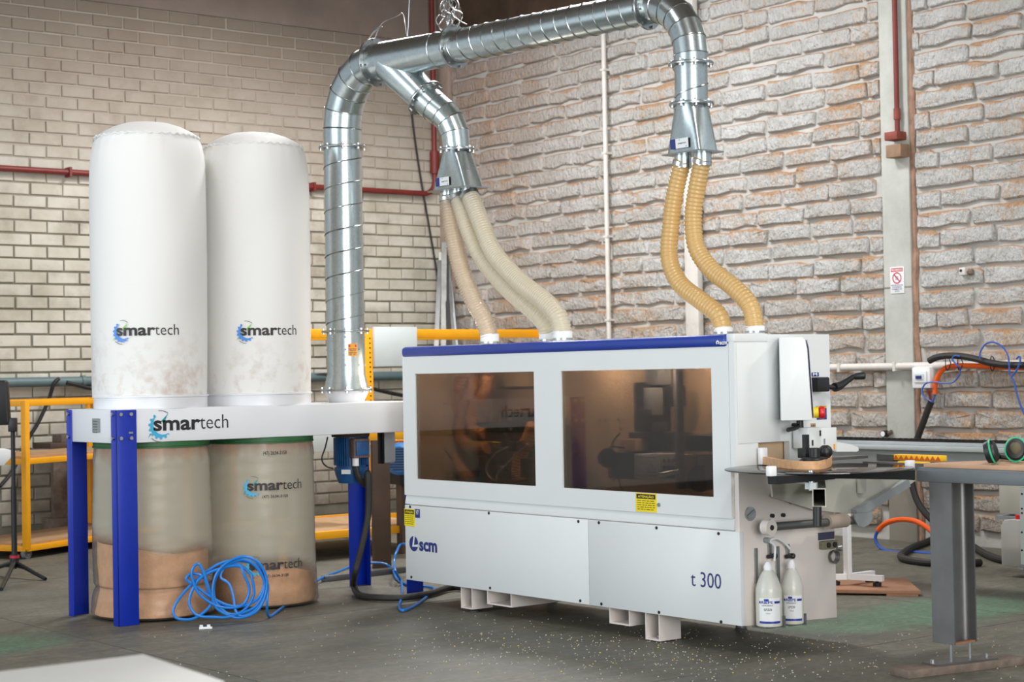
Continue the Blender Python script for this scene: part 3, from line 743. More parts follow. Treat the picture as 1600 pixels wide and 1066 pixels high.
ga = thing('pressure_gauge', 'tiny round pressure gauge low on the pillar above the aluminium beam', 'gauge', a)
MB().cyl(a + V((.02, 0, 0)), a + V((-.03, 0, 0)), .028, n=20).build('gauge_case', M['black'], ga)
MB().cyl(a + V((-.029, 0, 0)), a + V((-.032, 0, 0)), .022, n=20).build('dial', M['label_white'], ga)
MB().cyl(a + V((.01, -.02, 0)), a + V((.01, -.06, .02)), .016, n=8).build('fitting', M['old_wood'], ga)
a = at_x(1504, 424, XW - .07)
hk = thing('wall_bracket', 'small rusty bracket with a hole on the right brick bay', 'bracket', a)
MB().box(a + V((-.01, -.03, -.03)), a + V((.07, .03, .03))).build('bracket_plate', M['pvc_white'], hk, bevel=.008)
MB().cyl(a + V((-.012, .008, .005)), a + V((-.008, .008, .005)), .012, n=12).build('hole', M['black'], hk)
MB().ball(a + V((.03, -.06, -.01)), .03, 10).build('rust_blob', M['old_wood'], hk)

# ---------------------------------------------------------------- dust collector
X0, X1, YA, YB, ZA, ZB = 4.487, 6.60, 9.33, 9.99, 1.042, 1.237
YC = 9.66
dc = thing('dust_collector', 'twin-bag dust collector with white beam housing on blue legs', 'dust collector', (5.5, YC, 0))
MB().box((X0, YA, ZA), (X1, YB, ZB)).build('housing', M['beam_white'], dc, bevel=.006)
def leg(x, y, sx, sy, name='leg'):
    """folded angle leg; corner at (x, y), flanges running inwards"""
    t = .006; a, b = .128, .070
    fx = (x, x + sx * a); fy = (y, y + sy * b); o = MB()
    o.box((min(fx), min(y, y + sy * t), 0), (max(fx), max(y, y + sy * t), ZB - .003))
    o.box((min(x, x + sx * t), min(fy), 0), (max(x, x + sx * t), max(fy), ZB - .003))
    l = o.build(name, M['blue'], dc, bevel=.002)
    bl = MB()
    for z in (ZB - .028, ZA + .030):
        for q in (.026, .09):
            bl.cyl((x + sx * q, y - .001 * sy, z), (x + sx * q, y - .012 * sy, z), .011, n=8)
        bl.cyl((x - .001 * sx, y + sy * .036, z), (x - .012 * sx, y + sy * .036, z), .011, n=8)
    bl.box((x + sx * .078, y - sy * .003, ZA + .055), (x + sx * .103, y + sy * .0, ZA + .066))
    bl.build('bolts', M['steel'], l, kind='stuff')
    return l
g = .007
leg(X0 - g, YA - g, 1, 1); leg(X0 - g, YB + g, 1, -1); leg(X1 + g, YA - g, -1, 1); leg(X1 + g, YB + g, -1, -1)
pt = MB(); plx = plane_of((X0, YB, ZA), (0, -1, 0), (0, 0, 1), (-.0025, 0, 0))
p0, p1 = at_x(144.5, 654, X0), at_x(157, 676.5, X0)
pt.prism([plx(YB - p0.y, p1.z - ZA), plx(YB - p1.y, p1.z - ZA), plx(YB - p1.y, p0.z - ZA), plx(YB - p0.y, p0.z - ZA)], (.002, 0, 0))
rpl = pt.build('rating_plate', M['silver_label'], dc)
mb = MB(); ply = plane_of((X0, YB, ZA), (0, -1, 0), (0, 0, 1), (-.0032, 0, 0))
for i in range(5):
    z = p0.z - ZA - .014 - .016 * i
    for k in range(2 if i > 2 else 1):
        rect(mb, ply, YB - p0.y + .008 + .034 * k, z - .006, YB - p0.y + (.068 if i < 3 else .034 * (k + 1)), z)
mb.build('plate_print', M['ink_dim'], rpl)
pb = at_y(292, 664, YA); lw = .50
smart_logo(dc, plane_of((at_y(294, 664, YA).x, YA, at_y(294, 671, YA).z), (1, 0, 0), (0, 0, 1), (0, -.0025, 0)), lw * 1.06, cyan=True)

cB = [V((at_y(232.5, 400, YC).x, YC, 0)), V((at_y(398.5, 400, YC).x, YC, 0))]
def face_ang(c, dx, r): return math.atan2(-c.y, -c.x) + math.asin(max(-1, min(1, dx * px_m(c + V((0, 0, 1.4))) / r)))
def wrap(c, r, a0, z0): return lambda u, v: V((c.x + r * math.cos(a0 + u / r), c.y + r * math.sin(a0 + u / r), z0 + v))
RB = .341
for i, c in enumerate(cB):
    rnd = random.Random(3 + i)
    ph = rnd.uniform(0, 6)
    def wob(a, h, ph=ph):
        w = .003 * math.sin(3 * a + ph + h * 2) + .002 * math.sin(7 * a + h * 5)
        if h > 2.72: w += .004 * math.sin(26 * a + ph) * min(1, (h - 2.72) / .08) * (1 if h < 2.90 else .3)
        return w
    zt = 2.905 if i == 0 else 2.895
    k = zt - 2.87
    prof = [(RB - .004, 1.275), (RB - .002, 1.33), (RB + .002, 1.6), (RB + .004, 2.1), (RB + .004, 2.5), (RB, 2.66), (RB - .008, 2.76), (RB - .022, 2.815), (RB - .036, 2.845), (RB - .030, 2.852), (RB - .040, 2.860), (RB - .075, 2.886), (RB - .13, 2.915), (RB - .20, 2.938), (RB - .27, 2.948), (.01, 2.952)]
    fb = MB().lathe(c, (0, 0, 1), [(r, h + k - (.035 if h > 2.7 else 0)) for r, h in prof], 72, wob=wob).build('filter_bag', M['bag_cloth'], dc, sharp=1.2)
    fb['label'] = ('white cloth filter bag standing on the left end of the beam', 'white cloth filter bag nearest the galvanised duct')[i]
    ru = MB(); n = 150
    ru.tube([c + V((math.cos(2 * PI * q / n) * (RB - .033 + rnd.uniform(-.004, .004)), math.sin(2 * PI * q / n) * (RB - .033 + rnd.uniform(-.004, .004)), 2.852 + k - .035 + .005 * math.sin(q * 1.7))) for q in range(n)], .006, 6, loop=True)
    ru.build('seam_ruffle', M['bag_cloth'], fb)
    MB().lathe(c, (0, 0, 1), [(RB - .006, ZB - .002), (RB - .006, 1.300), (RB + .002, 1.302), (RB + .002, 1.312), (RB - .006, 1.314), (RB - .02, 1.316)], 64).build('bag_collar', M['beam_white'], dc)
    dx = (225 - 232.5, 416 - 398.5)[i]
    a0 = face_ang(c, dx, RB)
    smart_logo(fb, wrap(c, RB + .0075, a0, at_y(230, (524, 524)[i], YC - .25).z), (.405, .395)[i])
    # clear collection bag below
    R2 = .352
    def wob2(a, h, i=i):
        w = .0025 * math.sin(2 * a + h * 3 + i) + .0012 * math.sin(5 * a - h * 7) + .0010 * math.sin(70 * h)
        if h < .3: w += .008 * math.sin(3 * a + 2 * i) * (1 - h / .3)
        if i == 1 and h < .12: w += .10 * max(0, math.cos(a + .35)) ** 6 * (1 - h / .12)
        if h > .92: w += .005 * math.sin(18 * a + 3 * i)
        return w
    if i == 0: prof = [(.02, .008), (.30, .006), (.358, .02), (.366, .06), (.354, .15), (.338, .185), (.350, .22), (.354, .40), (.352, .6), (.346, .8), (.343, .94), (.335, 1.0), (.330, 1.035)]
    else: prof = [(.02, .008), (.30, .006), (.348, .02), (.354, .05), (.352, .12), (.350, .23), (.350, .40), (.350, .6), (.346, .8), (.343, .94), (.335, 1.0), (.330, 1.035)]
    pp = [V((r, 0, h)) for r, h in prof]; fine = spline(pp, 7)
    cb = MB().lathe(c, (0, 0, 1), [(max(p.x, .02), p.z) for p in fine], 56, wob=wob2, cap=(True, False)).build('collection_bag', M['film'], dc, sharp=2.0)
    at = cb.data.attributes.new('dust', 'FLOAT', 'POINT'); ht = (.50, .215)[i]
    def dustv(p, i=i):
        h = .43 + .05 * (p.y / .33) * .8 + .02 * (-p.x) / .33 + .02 * math.sin(14 * p.x) if i == 0 else .165 + .05 * math.cos(4 * p.x) - .20 * (p.x - .05) - .10 * p.y
        return max(0, min(1, (p.z - h - (.0 if i == 0 else .02)) / .05))
    lc = c - ROOT[dc.name]
    at.data.foreach_set('value', [dustv(V((v.co.x - lc.x, v.co.y - lc.y, v.co.z))) for v in cb.data.vertices])
    cb['label'] = ('clear plastic bag half full of sawdust behind the blue leg', 'clear plastic bag with a little sawdust and printed lettering')[i]
    MB().lathe(c, (0, 0, 1), [(.331, ZA - .001), (.343, ZA - .001), (.343, ZA - .026), (.331, ZA - .026)], 64, cap=(False, False)).build('green_gasket', M['green'], dc)
    MB().lathe(c, (0, 0, 1), [(.336, ZA - .026), (.346, ZA - .028), (.346, ZA - .036), (.336, ZA - .038)], 64, cap=(False, False)).build('band_clamp', M['green'], dc)
    if i == 1:
        aP = face_ang(c, 421 - 398.5, R2)
        for zz_, wd, ph_ in ((at_y(420, 765, YC - .3).z, .385, True), (at_y(420, 889, YC - .3).z, .375, True)):
            smart_logo(cb, wrap(c, R2 + .014, aP, zz_), wd, cyan=True, phone=ph_)
        mb = MB(); write(mb, wrap(c, R2 + .006, aP + .02, at_y(428, 710, YC - .3).z), '(47) 3634-3158', -.07, 0, .15, .022, .008)
        mb.build('phone_print', M['ink'], cb)
    # sawdust inside
    hh = (.46, .20)[i]
    sd = MB(); nr, na = 9, 40; rs = []
    def top(x, y, i=i):
        if i == 0: return .43 + .05 * (y / .33) * .8 + .02 * (-x) / .33 + .012 * math.sin(9 * x + 7 * y)
        return .165 + .05 * math.cos(4 * x) - .20 * (x - .05) * 1.0 - .10 * y + .010 * math.sin(10 * x + 5 * y)
    def rad(h): return (.345 if h < .1 else .325) if i == 0 else .338
    ringsl = []
    ringsl.append([c + V((.29 * math.cos(2 * PI * q / na), .29 * math.sin(2 * PI * q / na), .012)) for q in range(na)])
    for fz in (.05, .35, .7, 1.0):
        rg = []
        for q in range(na):
            a = 2 * PI * q / na; x, y = math.cos(a), math.sin(a); h = top(x * .33, y * .33) * fz
            r = rad(h) - (.012 if .14 < h < .21 and i == 0 else 0)
            rg.append(c + V((x * r, y * r, max(h, .02))))
        ringsl.append(rg)
    for fr in (.8, .5, .2):
        ringsl.append([c + V((fr * .33 * math.cos(2 * PI * q / na), fr * .33 * math.sin(2 * PI * q / na), top(fr * .33 * math.cos(2 * PI * q / na), fr * .33 * math.sin(2 * PI * q / na)))) for q in range(na)])
    sd.rings(ringsl)
    o = sd.build('sawdust', M['sawdust'], kind='stuff', sharp=1.5)
    tag(o, ('fine tan sawdust filling the left clear bag to almost half', 'shallow heap of tan sawdust in the right clear bag')[i], 'sawdust', kind='stuff')

# motor under the housing
mc = at_y(548, 700, YC); mx = mc.x; mr = 31 * px_m(mc) * .86
mo = MB(); zt, zm, zb_ = ZA, at_y(548, 730, YC).z, at_y(548, 755, YC).z
mo.cyl((mx, YC, zt - .02), (mx, YC, zm), mr * .86, n=32)
mt = mo.build('motor', M['motor_blue'], dc)
fin = MB()
for k in range(40):
    a = 2 * PI * k / 40; d = V((math.cos(a), math.sin(a), 0))
    fin.obox(V((mx, YC, (zt - .03 + zm + .01) / 2)) + d * mr * .92, d * mr * .09, V((-d.y, d.x, 0)) * .0035, V((0, 0, (zt - zm) / 2 - .025)))
fin.build('cooling_fins', M['motor_blue'], mt, kind='stuff')
MB().lathe((mx, YC, 0), (0, 0, 1), [(mr * .3, zb_), (mr * .74, zb_ + .002), (mr * .90, zb_ + .05), (mr * .97, zm - .02), (mr * .97, zm)], 32).build('fan_cover', M['motor_blue'], mt)
MB().lathe((mx, YC, 0), (0, 0, 1), [(mr * 1.1, zt - .03), (mr * 1.12, zt - .012), (mr * 1.12, zt)], 32).build('mounting_flange', pm('dusty_flange', S(84, 62, 54), .9, var=.2, scale=20), mt)
va = math.atan2(-YC, -mx) + .45; dn = V((math.cos(va), math.sin(va), 0)); tn = V((-dn.y, dn.x, 0))
tb = MB().obox(V((mx, YC, (zt + zm) / 2 + .012)) + dn * (mr + .02), dn * .035, tn * .058, V((0, 0, .062))).build('terminal_box', pm('dusty_box', S(112, 92, 88), .8, var=.2, scale=14), mt, bevel=.008)
MB().obox(V((mx, YC, (zt + zm) / 2 + .012)) + dn * (mr + .058), dn * .006, tn * .044, V((0, 0, .046))).build('box_lid', M['motor_blue'], mt, bevel=.004)
gq = V((mx, YC, (zt + zm) / 2 - .05)) + dn * (mr + .02) - tn * .03
MB().cyl(gq, gq - V((0, 0, .05)), .022, n=12).build('cable_gland', M['label_white'], mt)
va2 = va - .75; dn2 = V((math.cos(va2), math.sin(va2), 0)); tn2 = V((-dn2.y, dn2.x, 0))
MB().obox(V((mx, YC, zm - .025)) + dn2 * (mr * .985), dn2 * .004, tn2 * .030, V((0, 0, .014))).build('motor_label', M['label_white'], mt)
a = V((mx, YC, (zt + zm) / 2)) + dn * (mr + .02) + tn * .12
sbx = MB().obox(V((mx + .235, YC - .08, (zt + zm) / 2 + .01)), V((.045, 0, 0)), V((0, .03, 0)), V((0, 0, .105))).build('starter_box', pm('pale_box', S(206, 206, 204), .5), dc, bevel=.014)
MB().obox(V((mx + .182, YC - .08, (zt + zm) / 2 + .01)), V((.008, 0, 0)), V((0, .03, 0)), V((0, 0, .108))).build('box_back', M['black'], sbx, bevel=.004)

# power cable from the motor to the edge bander
kp = [gq - V((0, 0, .05)), gq + V((.015, -.01, -.12)), gq + V((.05, -.03, -.17)), at_y(575, 740, YC - .24), at_y(576, 790, YC - .25), at_y(573, 820, YC - .26), at_y(564, 860, YC - .28), at_y(555, 895, YC - .30)]
kp += [at_z(553, 915, .06), at_z(562, 930, .026), at_z(590, 934, .026), at_z(630, 934, .026), at_z(670, 928, .026), at_z(715, 918, .026), V((6.75, 8.6, .026))]
tag(MB().tube(spline(kp, 8), .021, 10).build('power_cable', M['rubber']), 'thick black power cable hanging from the blue motor to the floor', 'cable')
kp = [at_y(512, 683, YC + .2), at_y(508, 700, YC + .2), at_y(503, 715, YC + .2), at_y(505, 724, YC + .2), at_y(512, 730, YC + .2), at_y(520, 732, YC + .1)]
tag(MB().tube(spline(kp), .005, 6).build('thin_wire', M['rubber']), 'thin dark wire hooked under the beam left of the blue motor', 'wire')

# ---------------------------------------------------------------- galvanised extraction duct
vx = at_y(540.5, 560, YC).x
AX = V((vx, YC, 0))
rV = .123
A = at_x(588, 98, vx + .02)
rise = A.z; Re = YC - A.y
XR = 6.64
Rt = at_x(1080, 135, XR)
B = V((XR, Rt.y + .31, at_x(1000, 15, XR).z))
du = thing('extraction_duct', 'galvanised spiral duct rising from the collector and branching to the machine', 'duct', (vx, YC, ZB))
MB().lathe(AX, (0, 0, 1), [(.112, ZB), (.148, ZB + .075), (.148, ZB + .079), (.10, ZB + .079)], 40).build('inlet_cone', M['beam_white'], du)
zf1 = at_y(540, 518, YC).z; zf2 = at_y(535, 231, YC).z
MB().lathe(AX, (0, 0, 1), [(.146, ZB + .081), (.126, ZB + .17), (.126, ZB + .176)], 40).build('galvanised_cone', M['galv'], du)
def flange(c, d, r, t=.007):
    d, u, w = frame(d); c = V(c)
    f = MB().lathe(c - d * t, d, [(r - .004, 0), (r + .031, 0), (r + .033, t), (r + .031, 2 * t), (r - .004, 2 * t)], 40, cap=(False, False)).build('flange', M['galv_dark'], du)
    b = MB()
    for k in range(8):
        a = 2 * PI * (k + .3) / 8; p = c + (u * math.cos(a) + w * math.sin(a)) * (r + .018)
        b.cyl(p - d * (t + .012), p + d * (t + .012), .008, n=6)
    b.build('flange_bolts', M['steel'], f, kind='stuff')
    return f
flange(AX + V((0, 0, ZB + .08)), (0, 0, 1), .138)
lp = MB().lathe(AX, (0, 0, 1), [(rV, ZB + .17), (rV, zf1)], 40, cap=(False, False)).build('lower_pipe', M['galv'], du)
mb = MB()
for k in range(8):
    for z in (.24, .34, .42):
        a = 2 * PI * k / 8 + .2; mb.ball(AX + V((math.cos(a) * rV, math.sin(a) * rV, ZB + z)), .008, 6)
mb.build('rivets', M['steel'], lp, kind='stuff')
pz_ = at_y(551, 547, YC - .1).z; aL = face_ang(AX, 551 - 540.5, rV)
lb = MB(); pw = wrap(AX, rV + .003, aL, pz_)
for q in range(6): lb.add([pw(-.032 + .064 * q / 6, -.04), pw(-.032 + .064 * (q + 1) / 6, -.04), pw(-.032 + .064 * (q + 1) / 6, .04), pw(-.032 + .064 * q / 6, .04)], [(0, 1, 2, 3)])
lb = lb.build('warning_label', M['label_orange'], lp)
mb = MB(); pw = wrap(AX, rV + .0045, aL, pz_)
rect(mb, pw, -.026, .018, .026, .034, 1)
for z, segs in ((.006, ((-.026, -.006), (-.002, .026))), (-.004, ((-.02, .004), (.008, .022))), (-.018, ((-.026, .0), (.004, .026))), (-.028, ((-.022, .02),))):
    for a_, b_ in segs: rect(mb, pw, a_, z - .003, b_, z + .002, 0)
mb.build('label_print', [M['ink_dim'], M['label_red']], lb)
flange(AX + V((0, 0, zf1)), (0, 0, 1), rV)
def spiral(parent, a, b, r, pitch, rb=None):
    a, b = V(a), V(b); d, u, w = frame(b - a); L = (b - a).length; rb = rb or r
    n = int(L / pitch * 28); pts = []
    for k in range(n + 1):
        t = k / n; q = r + (rb - r) * t; an = 2 * PI * L / pitch * t
        pts.append(a + d * L * t + (u * math.cos(an) + w * math.sin(an)) * (q + .0005))
    return MB().tube(pts, .0045, 5).build('spiral_seam', M['galv_dark'], parent)  # darker metal stands in for the shading along the seam
vp = MB().lathe(AX, (0, 0, 1), [(rV, zf1), (rV, zf2)], 48, cap=(False, False)).build('riser_pipe', M['galv'], du)
spiral(vp, AX + V((0, 0, zf1 + .02)), AX + V((0, 0, zf2 - .02)), rV, .145)
flange(AX + V((0, 0, zf2)), (0, 0, 1), rV)
def gores(pts, r0, r1, n=36, first=True):
    """elbow made of straight sheet segments, each one a part, with a raised bead at each joint"""
    pts = [V(p) for p in pts]; L = len(pts); rs = []; u = None
    for i, p in enumerate(pts):
        t = (pts[min(i + 1, L - 1)] - pts[max(i - 1, 0)]).normalized()
        if u is None: _, u, _ = frame(t)
        u = (u - t * u.dot(t)).normalized(); w = t.cross(u); q = r0 + (r1 - r0) * i / (L - 1)
        rs.append([p + (u * math.cos(2 * PI * k / n) + w * math.sin(2 * PI * k / n)) * q for k in range(n)])
    for i in range(L - 1):
        g = MB().rings([rs[i], rs[i + 1]], (False, False)).build('elbow_gore', M['galv'], du)
        if i: MB().tube(rs[i], .0045, 5, loop=True).build('gore_bead', M['galv_dark'], g)
hd = V((A.x - vx, A.y - YC, 0)); hl = hd.length; hd.normalize()
zt_ = rise - hl
eb = [AX + V((0, 0, zf2))] + [AX + V((0, 0, zt_)) + V((0, 0, hl * math.sin(t))) + hd * hl * (1 - math.cos(t)) for t in [PI / 2 * k / 5 for k in range(0, 6)]]
gores(eb, rV, rV)
dirR = (B - A).normalized()
flange(A, dirR, rV)
# wye: main body tapering, and the branch
LT = (B - A).length
t2 = next(k / 400 for k in range(400) if pix(A + dirR * LT * k / 400)[0] >= 711)
P2 = A + dirR * LT * t2
wy = MB().cyl(A, P2, rV, .104, n=48, cap=(False, False)).build('wye_body', M['galv'], du)
_, u_, w_ = frame(dirR); q_ = A + dirR * LT * t2 * .80
MB().tube([q_ + (u_ * math.cos(2 * PI * k / 40) + w_ * math.sin(2 * PI * k / 40)) * .109 for k in range(40)], .004, 5, loop=True).build('body_bead', M['galv'], wy)
flange(P2, dirR, .104)
rn = MB().cyl(P2, B, .102, .092, n=48, cap=(False, False)).build('run_pipe', M['galv'], du)
spiral(rn, P2 + dirR * .02, B - dirR * .04, .102, .095, .092)
flange(B - dirR * .02, dirR, .092)
dz_ = Rt.copy(); hb = V((Rt.x - B.x, Rt.y - B.y, 0)); rl = hb.length; hb.normalize()
er = [B] + [B + hb * rl * math.sin(t) + V((0, 0, -rl * (1 - math.cos(t)))) for t in [PI / 2 * k / 6 for k in range(1, 7)]]
zr1 = at_x(1080, 100, XR).z; zr2 = at_x(1080, 163, XR).z; zr3 = at_x(1078, 240, XR).z
er.append(V((Rt.x, Rt.y, zr1)))
gores(er, .092, .090)
RX = V((Rt.x, Rt.y, 0))
flange(RX + V((0, 0, zr1)), (0, 0, 1), .090)
dp = MB().lathe(RX, (0, 0, 1), [(.089, zr2), (.089, zr1)], 40, cap=(False, False)).build('drop_pipe', M['galv'], du)
spiral(dp, RX + V((0, 0, zr2 + .01)), RX + V((0, 0, zr1 - .01)), .089, .16)
flange(RX + V((0, 0, zr2)), (0, 0, 1), .089)
def hood(c, r, zt, zb, hx, hy, hoses):
    n = 48; rs = []
    for i in range(9):
        t = i / 8; ring = []
        for k in range(n):
            a = 2 * PI * k / n; cs, sn = math.cos(a), math.sin(a)
            m = max(abs(cs), abs(sn)); e = min(1, t * 1.15)
            sx, sy = cs / m, sn / m
            cr = .9
            bx, by = (sx * (1 - .06) if abs(sx) > .8 and abs(sy) > .8 else sx) * hx, (sy * (1 - .06) if abs(sx) > .8 and abs(sy) > .8 else sy) * hy
            x = cs * r * (1 - t) + bx * t if e < 1 else bx * t + cs * r * (1 - t)
            y = sn * r * (1 - t) + by * t
            ring.append(V((c.x + x, c.y + y, zt + (zb - zt) * t)))
        rs.append(ring)
    h = MB().rings(rs, (False, False)).build('hood', M['galv'], du, sharp=.9)
    MB().box((c.x - hx - .018, c.y - hy - .018, zb - .006), (c.x + hx + .018, c.y + hy + .018, zb + .002)).build('hood_plate', M['galv_dark'], h)
    for (x, y) in hoses: MB().cyl((x, y, zb - .075), (x, y, zb - .002), .046, n=24).build('spigot', M['galv'], h)
    # label on the side that faces -x, leaning with the sheet
    o = V((c.x - hx + .010 - .006, c.y + .30 * hy + .03, zb + .025)); lw_, lh = .135, .052
    s = (hx - r) / (zt - zb)
    dv = V((s, 0, 1)).normalized(); nn = V((-1, 0, s)).normalized()
    o = V((c.x - hx + s * .022, c.y + hy * .62, zb + .022)) + nn * .008
    pl_ = plane_of(o, (0, -1, 0), dv, (0, 0, 0))
    l = MB().prism([pl_(0, 0), pl_(lw_, 0), pl_(lw_, lh), pl_(0, lh)], nn * .003).build('hood_label', M['label_white'], h)
    pl3 = plane_of(o, (0, -1, 0), dv, nn * .004)
    mb = MB(); rect(mb, pl3, 0, 0, lw_ * .30, lh, 0); write(mb, pl3, 'smar', lw_ * .44, lh * .42, lw_ * .26, lh * .2, .02, 1); write(mb, pl3, 'tech', lw_ * .70, lh * .42, lw_ * .2, lh * .2, 0, 1)
    for (a_, b_) in ((.52, .86), (.9, .14)): mb.add([pl3(lw_ * (a_ - .04), lh * (b_ - .06)), pl3(lw_ * (a_ + .04), lh * (b_ - .06)), pl3(lw_ * a_, lh * (b_ + .1))], [(0, 1, 2)], 2)
    mb.build('label_print', [M['navy'], M['ink_dim'], M['logo_cyan']], l)
hR = [(RX.x - .012, RX.y + .062), (RX.x + .012, RX.y - .066)]
hood(RX, .089, zr2, zr3, .075, .125, hR)
# branch
XL = 6.50
Dl = at_x(714, 225, XL); DX = V((XL, Dl.y, 0))
S0 = A + dirR * LT * t2 * .16
F1 = at_x(664, 153, XL - .10)
br = MB().cyl(S0 + (F1 - S0) * .05, F1, .121, .099, n=44, cap=(False, False)).build('wye_branch', M['galv'], wy)
bd_ = (F1 - S0).normalized()
flange(F1, bd_, .099)
zl1 = at_x(715, 234, XL).z; zl2 = at_x(716, 296, XL).z
p1_, p2_ = F1, V((XL, Dl.y, zl1))
le = []
c1 = F1 + bd_ * .17; c2 = V((XL, Dl.y, zl1 + .22))
for k in range(6):
    t = k / 5; le.append(p1_ * (1 - t) ** 3 + c1 * 3 * t * (1 - t) ** 2 + c2 * 3 * t * t * (1 - t) + p2_ * t ** 3)
gores(le, .099, .084)
flange(p2_, (0, 0, 1), .083)
hL = [(DX.x, DX.y + .105), (DX.x, DX.y), (DX.x + .005, DX.y - .105)]
hood(DX, .083, zl1, zl2, .075, .175, hL)

# hanging wires
def wire(pts, label, r=.003):
    tag(MB().tube(spline(pts, 6), r, 5).build('hanger_wire', M['steel']), label, 'wire')
tp = A + V((0, 0, rV + .04))
wire([tp + V((0, .02, -.02)), tp + V((.01, -.06, .08)), at_x(628, 20, vx + .05), at_x(640, -10, vx + .05), V((vx + .06, A.y - .5, 6.9))], 'thin steel wire hanging the duct at its top elbow')
t_ = MB(); 
for k in range(4):
    t_.tube(spline([tp + V((0, .10 - .01 * k, -.01 + .006 * k)), tp + V((.006 * k, .03, .03 + .01 * k)), tp + V((0, -.05 - .008 * k, .055))], 5), .005, 5)
tag(t_.build('wire_twist', M['steel']), 'twisted wire ends on top of the duct elbow flange', 'wire')
q = P2 + V((0, 0, .135))
pts = []
for k in range(70):
    a = k * .47; rr_ = .06 + .035 * math.sin(k * .9)
    pts.append(q + V((.02 * math.sin(k * 1.3), .05 + .055 * math.sin(k * .21) + rr_ * math.cos(a), .075 + rr_ * math.sin(a))))
wire(pts + [q + V((0, -.04, .02)), q + V((0, -.12, -.02))], 'tangled coil of steel wire on the duct joint over the wye', .004)
wire([q + V((0, .0, .06)), q + V((0, .05, .22)), at_x(697, -6, XL), V((XL, q.y + .5, 6.9))], 'thin steel wire hanging the duct from the roof near the corner')

# ---------------------------------------------------------------- flexible hoses
def hose(px_pts, xs_, r, mat, label, start, end_z):
    n = len(px_pts)
    P = [V(start)]
    for i, (x, y) in enumerate(px_pts): P.append(at_x(x, y, xs_[0] + (xs_[1] - xs_[0]) * (i + .5) / n))
    e = P[-1]
    pts = spline(P, 40)
    L = sum((pts[i + 1] - pts[i]).length for i in range(len(pts) - 1))
    pitch = .022 if r < .047 else .017
    # resample evenly, three rings per rib
    m = int(L / pitch) * 4; out = []; acc = 0; j = 0; step = L / m
    cum = [0]
    for i in range(len(pts) - 1): cum.append(cum[-1] + (pts[i + 1] - pts[i]).length)
    for k in range(m + 1):
        s = min(k * step, L - 1e-6)
        while cum[j + 1] < s: j += 1
        f = (s - cum[j]) / max(cum[j + 1] - cum[j], 1e-9); out.append(pts[j].lerp(pts[j + 1], f))
    h = thing('flexible_hose', label, 'hose', out[-1], 'ribbed extraction hoses')
    prof = (0, .0035, .0065, .0035)
    MB().tube(out, r, 22, cap=(False, False), rf=lambda i: r + prof[i % 4]).build('hose_body', mat, h, sharp=2.5)
    d = (out[3] - out[0]).normalized()
    MB().cyl(out[2], out[2] + d * .022, r + .009, n=24).build('top_clamp', M['steel'], h)
    b = out[-1]
    MB().lathe(V((b.x, b.y, end_z)), (0, 0, 1), [(r + .006, 0), (r + .006, max(.03, b.z - end_z) + .012), (r + .001, max(.03, b.z - end_z) + .018)], 28).build('end_collar', M['label_white'], h)
    MB().lathe(V((b.x, b.y, end_z + .012)), (0, 0, 1), [(r + .009, 0), (r + .009, .010)], 28, cap=(False, False)).build('bottom_clamp', M['steel'], h)
ZT = 1.578
zlb, zrb = zl2 - .03, zr3 - .03
hose([(709, 370), (722, 425), (740, 470), (756, 500), (765, 526)], (6.5, 6.62), .051, M['hose_clear'], 'clear glossy ribbed hose, the first from the left duct hood', (hL[0][0], hL[0][1], zlb), ZT)
hose([(733, 360), (757, 408), (795, 452), (828, 480), (850, 503), (857, 522)], (6.5, 6.66), .051, M['hose_pale'], 'pale cream ribbed hose half hidden between its two neighbours', (hL[1][0], hL[1][1], zlb), ZT)
hose([(752, 350), (772, 396), (812, 440), (850, 470), (872, 495), (879, 522)], (6.5, 6.52), .051, M['hose_pale'], 'pale cream ribbed hose swinging furthest over the machine top', (hL[2][0], hL[2][1], zlb), ZT)
hose([(1055, 300), (1048, 355), (1046, 405), (1062, 443), (1095, 470), (1122, 492), (1130, 516)], (6.62, 6.6), .0435, M['hose_tan'], 'tan ribbed hose in front, ending at the blue strip of the machine', (hR[0][0], hR[0][1], zrb), ZT)
hose([(1088, 300), (1083, 345), (1089, 388), (1112, 422), (1146, 449), (1172, 478), (1180, 514)], (6.65, 6.66), .0435, M['hose_tan'], 'tan ribbed hose ending on the white end of the machine top', (hR[1][0], hR[1][1], zrb), ZT)

# ---------------------------------------------------------------- edge bander
FX, EY, BX, LY = 6.23, 6.125, 6.935, 8.975     # front plane, end plane, rear plane, far end
eb_ = thing('edge_bander', 'long white edge banding machine with blue top strip and smoked windows', 'machine', (6.58, 7.5, 0))
ZB0, ZS, ZTOP = .147, .607, 1.575
MB().box((FX + .03, EY + .02, ZB0 + .01), (BX - .004, LY - .01, .66)).build('base_body', M['white'], eb_, bevel=.004)
ys_ = at_x(920, 900, FX).y
for (a, b, nm) in ((LY, ys_ + .0015, 'lower_panel'), (ys_ - .0015, EY - .01, 'lower_panel')):
    MB().box((FX, b, ZB0), (FX + .03, a, ZS)).build(nm, M['white'], eb_, bevel=.003)
MB().prism([(FX + .002, LY - .003, ZS + .006), (FX + .020, LY - .003, ZS + .006), (FX + .020, LY - .003, .668), (FX + .012, LY - .003, .668), (FX + .002, LY - .003, ZS + .014)], (0, EY + .035 - LY, 0)).build('sill_rail', M['white'], eb_)
mb = MB()
for x, y in ((641, 792), (764, 802), (904, 815), (936, 817), (1026, 825), (1123, 834), (643, 902), (766, 919), (907, 939), (940, 944), (1030, 957), (1127, 972)):
    p = at_x(x, y, FX); mb.cyl(p + V((.001, 0, 0)), p - V((.003, 0, 0)), .0085, n=8)
mb.build('panel_screws', M['black'], eb_, kind='stuff')
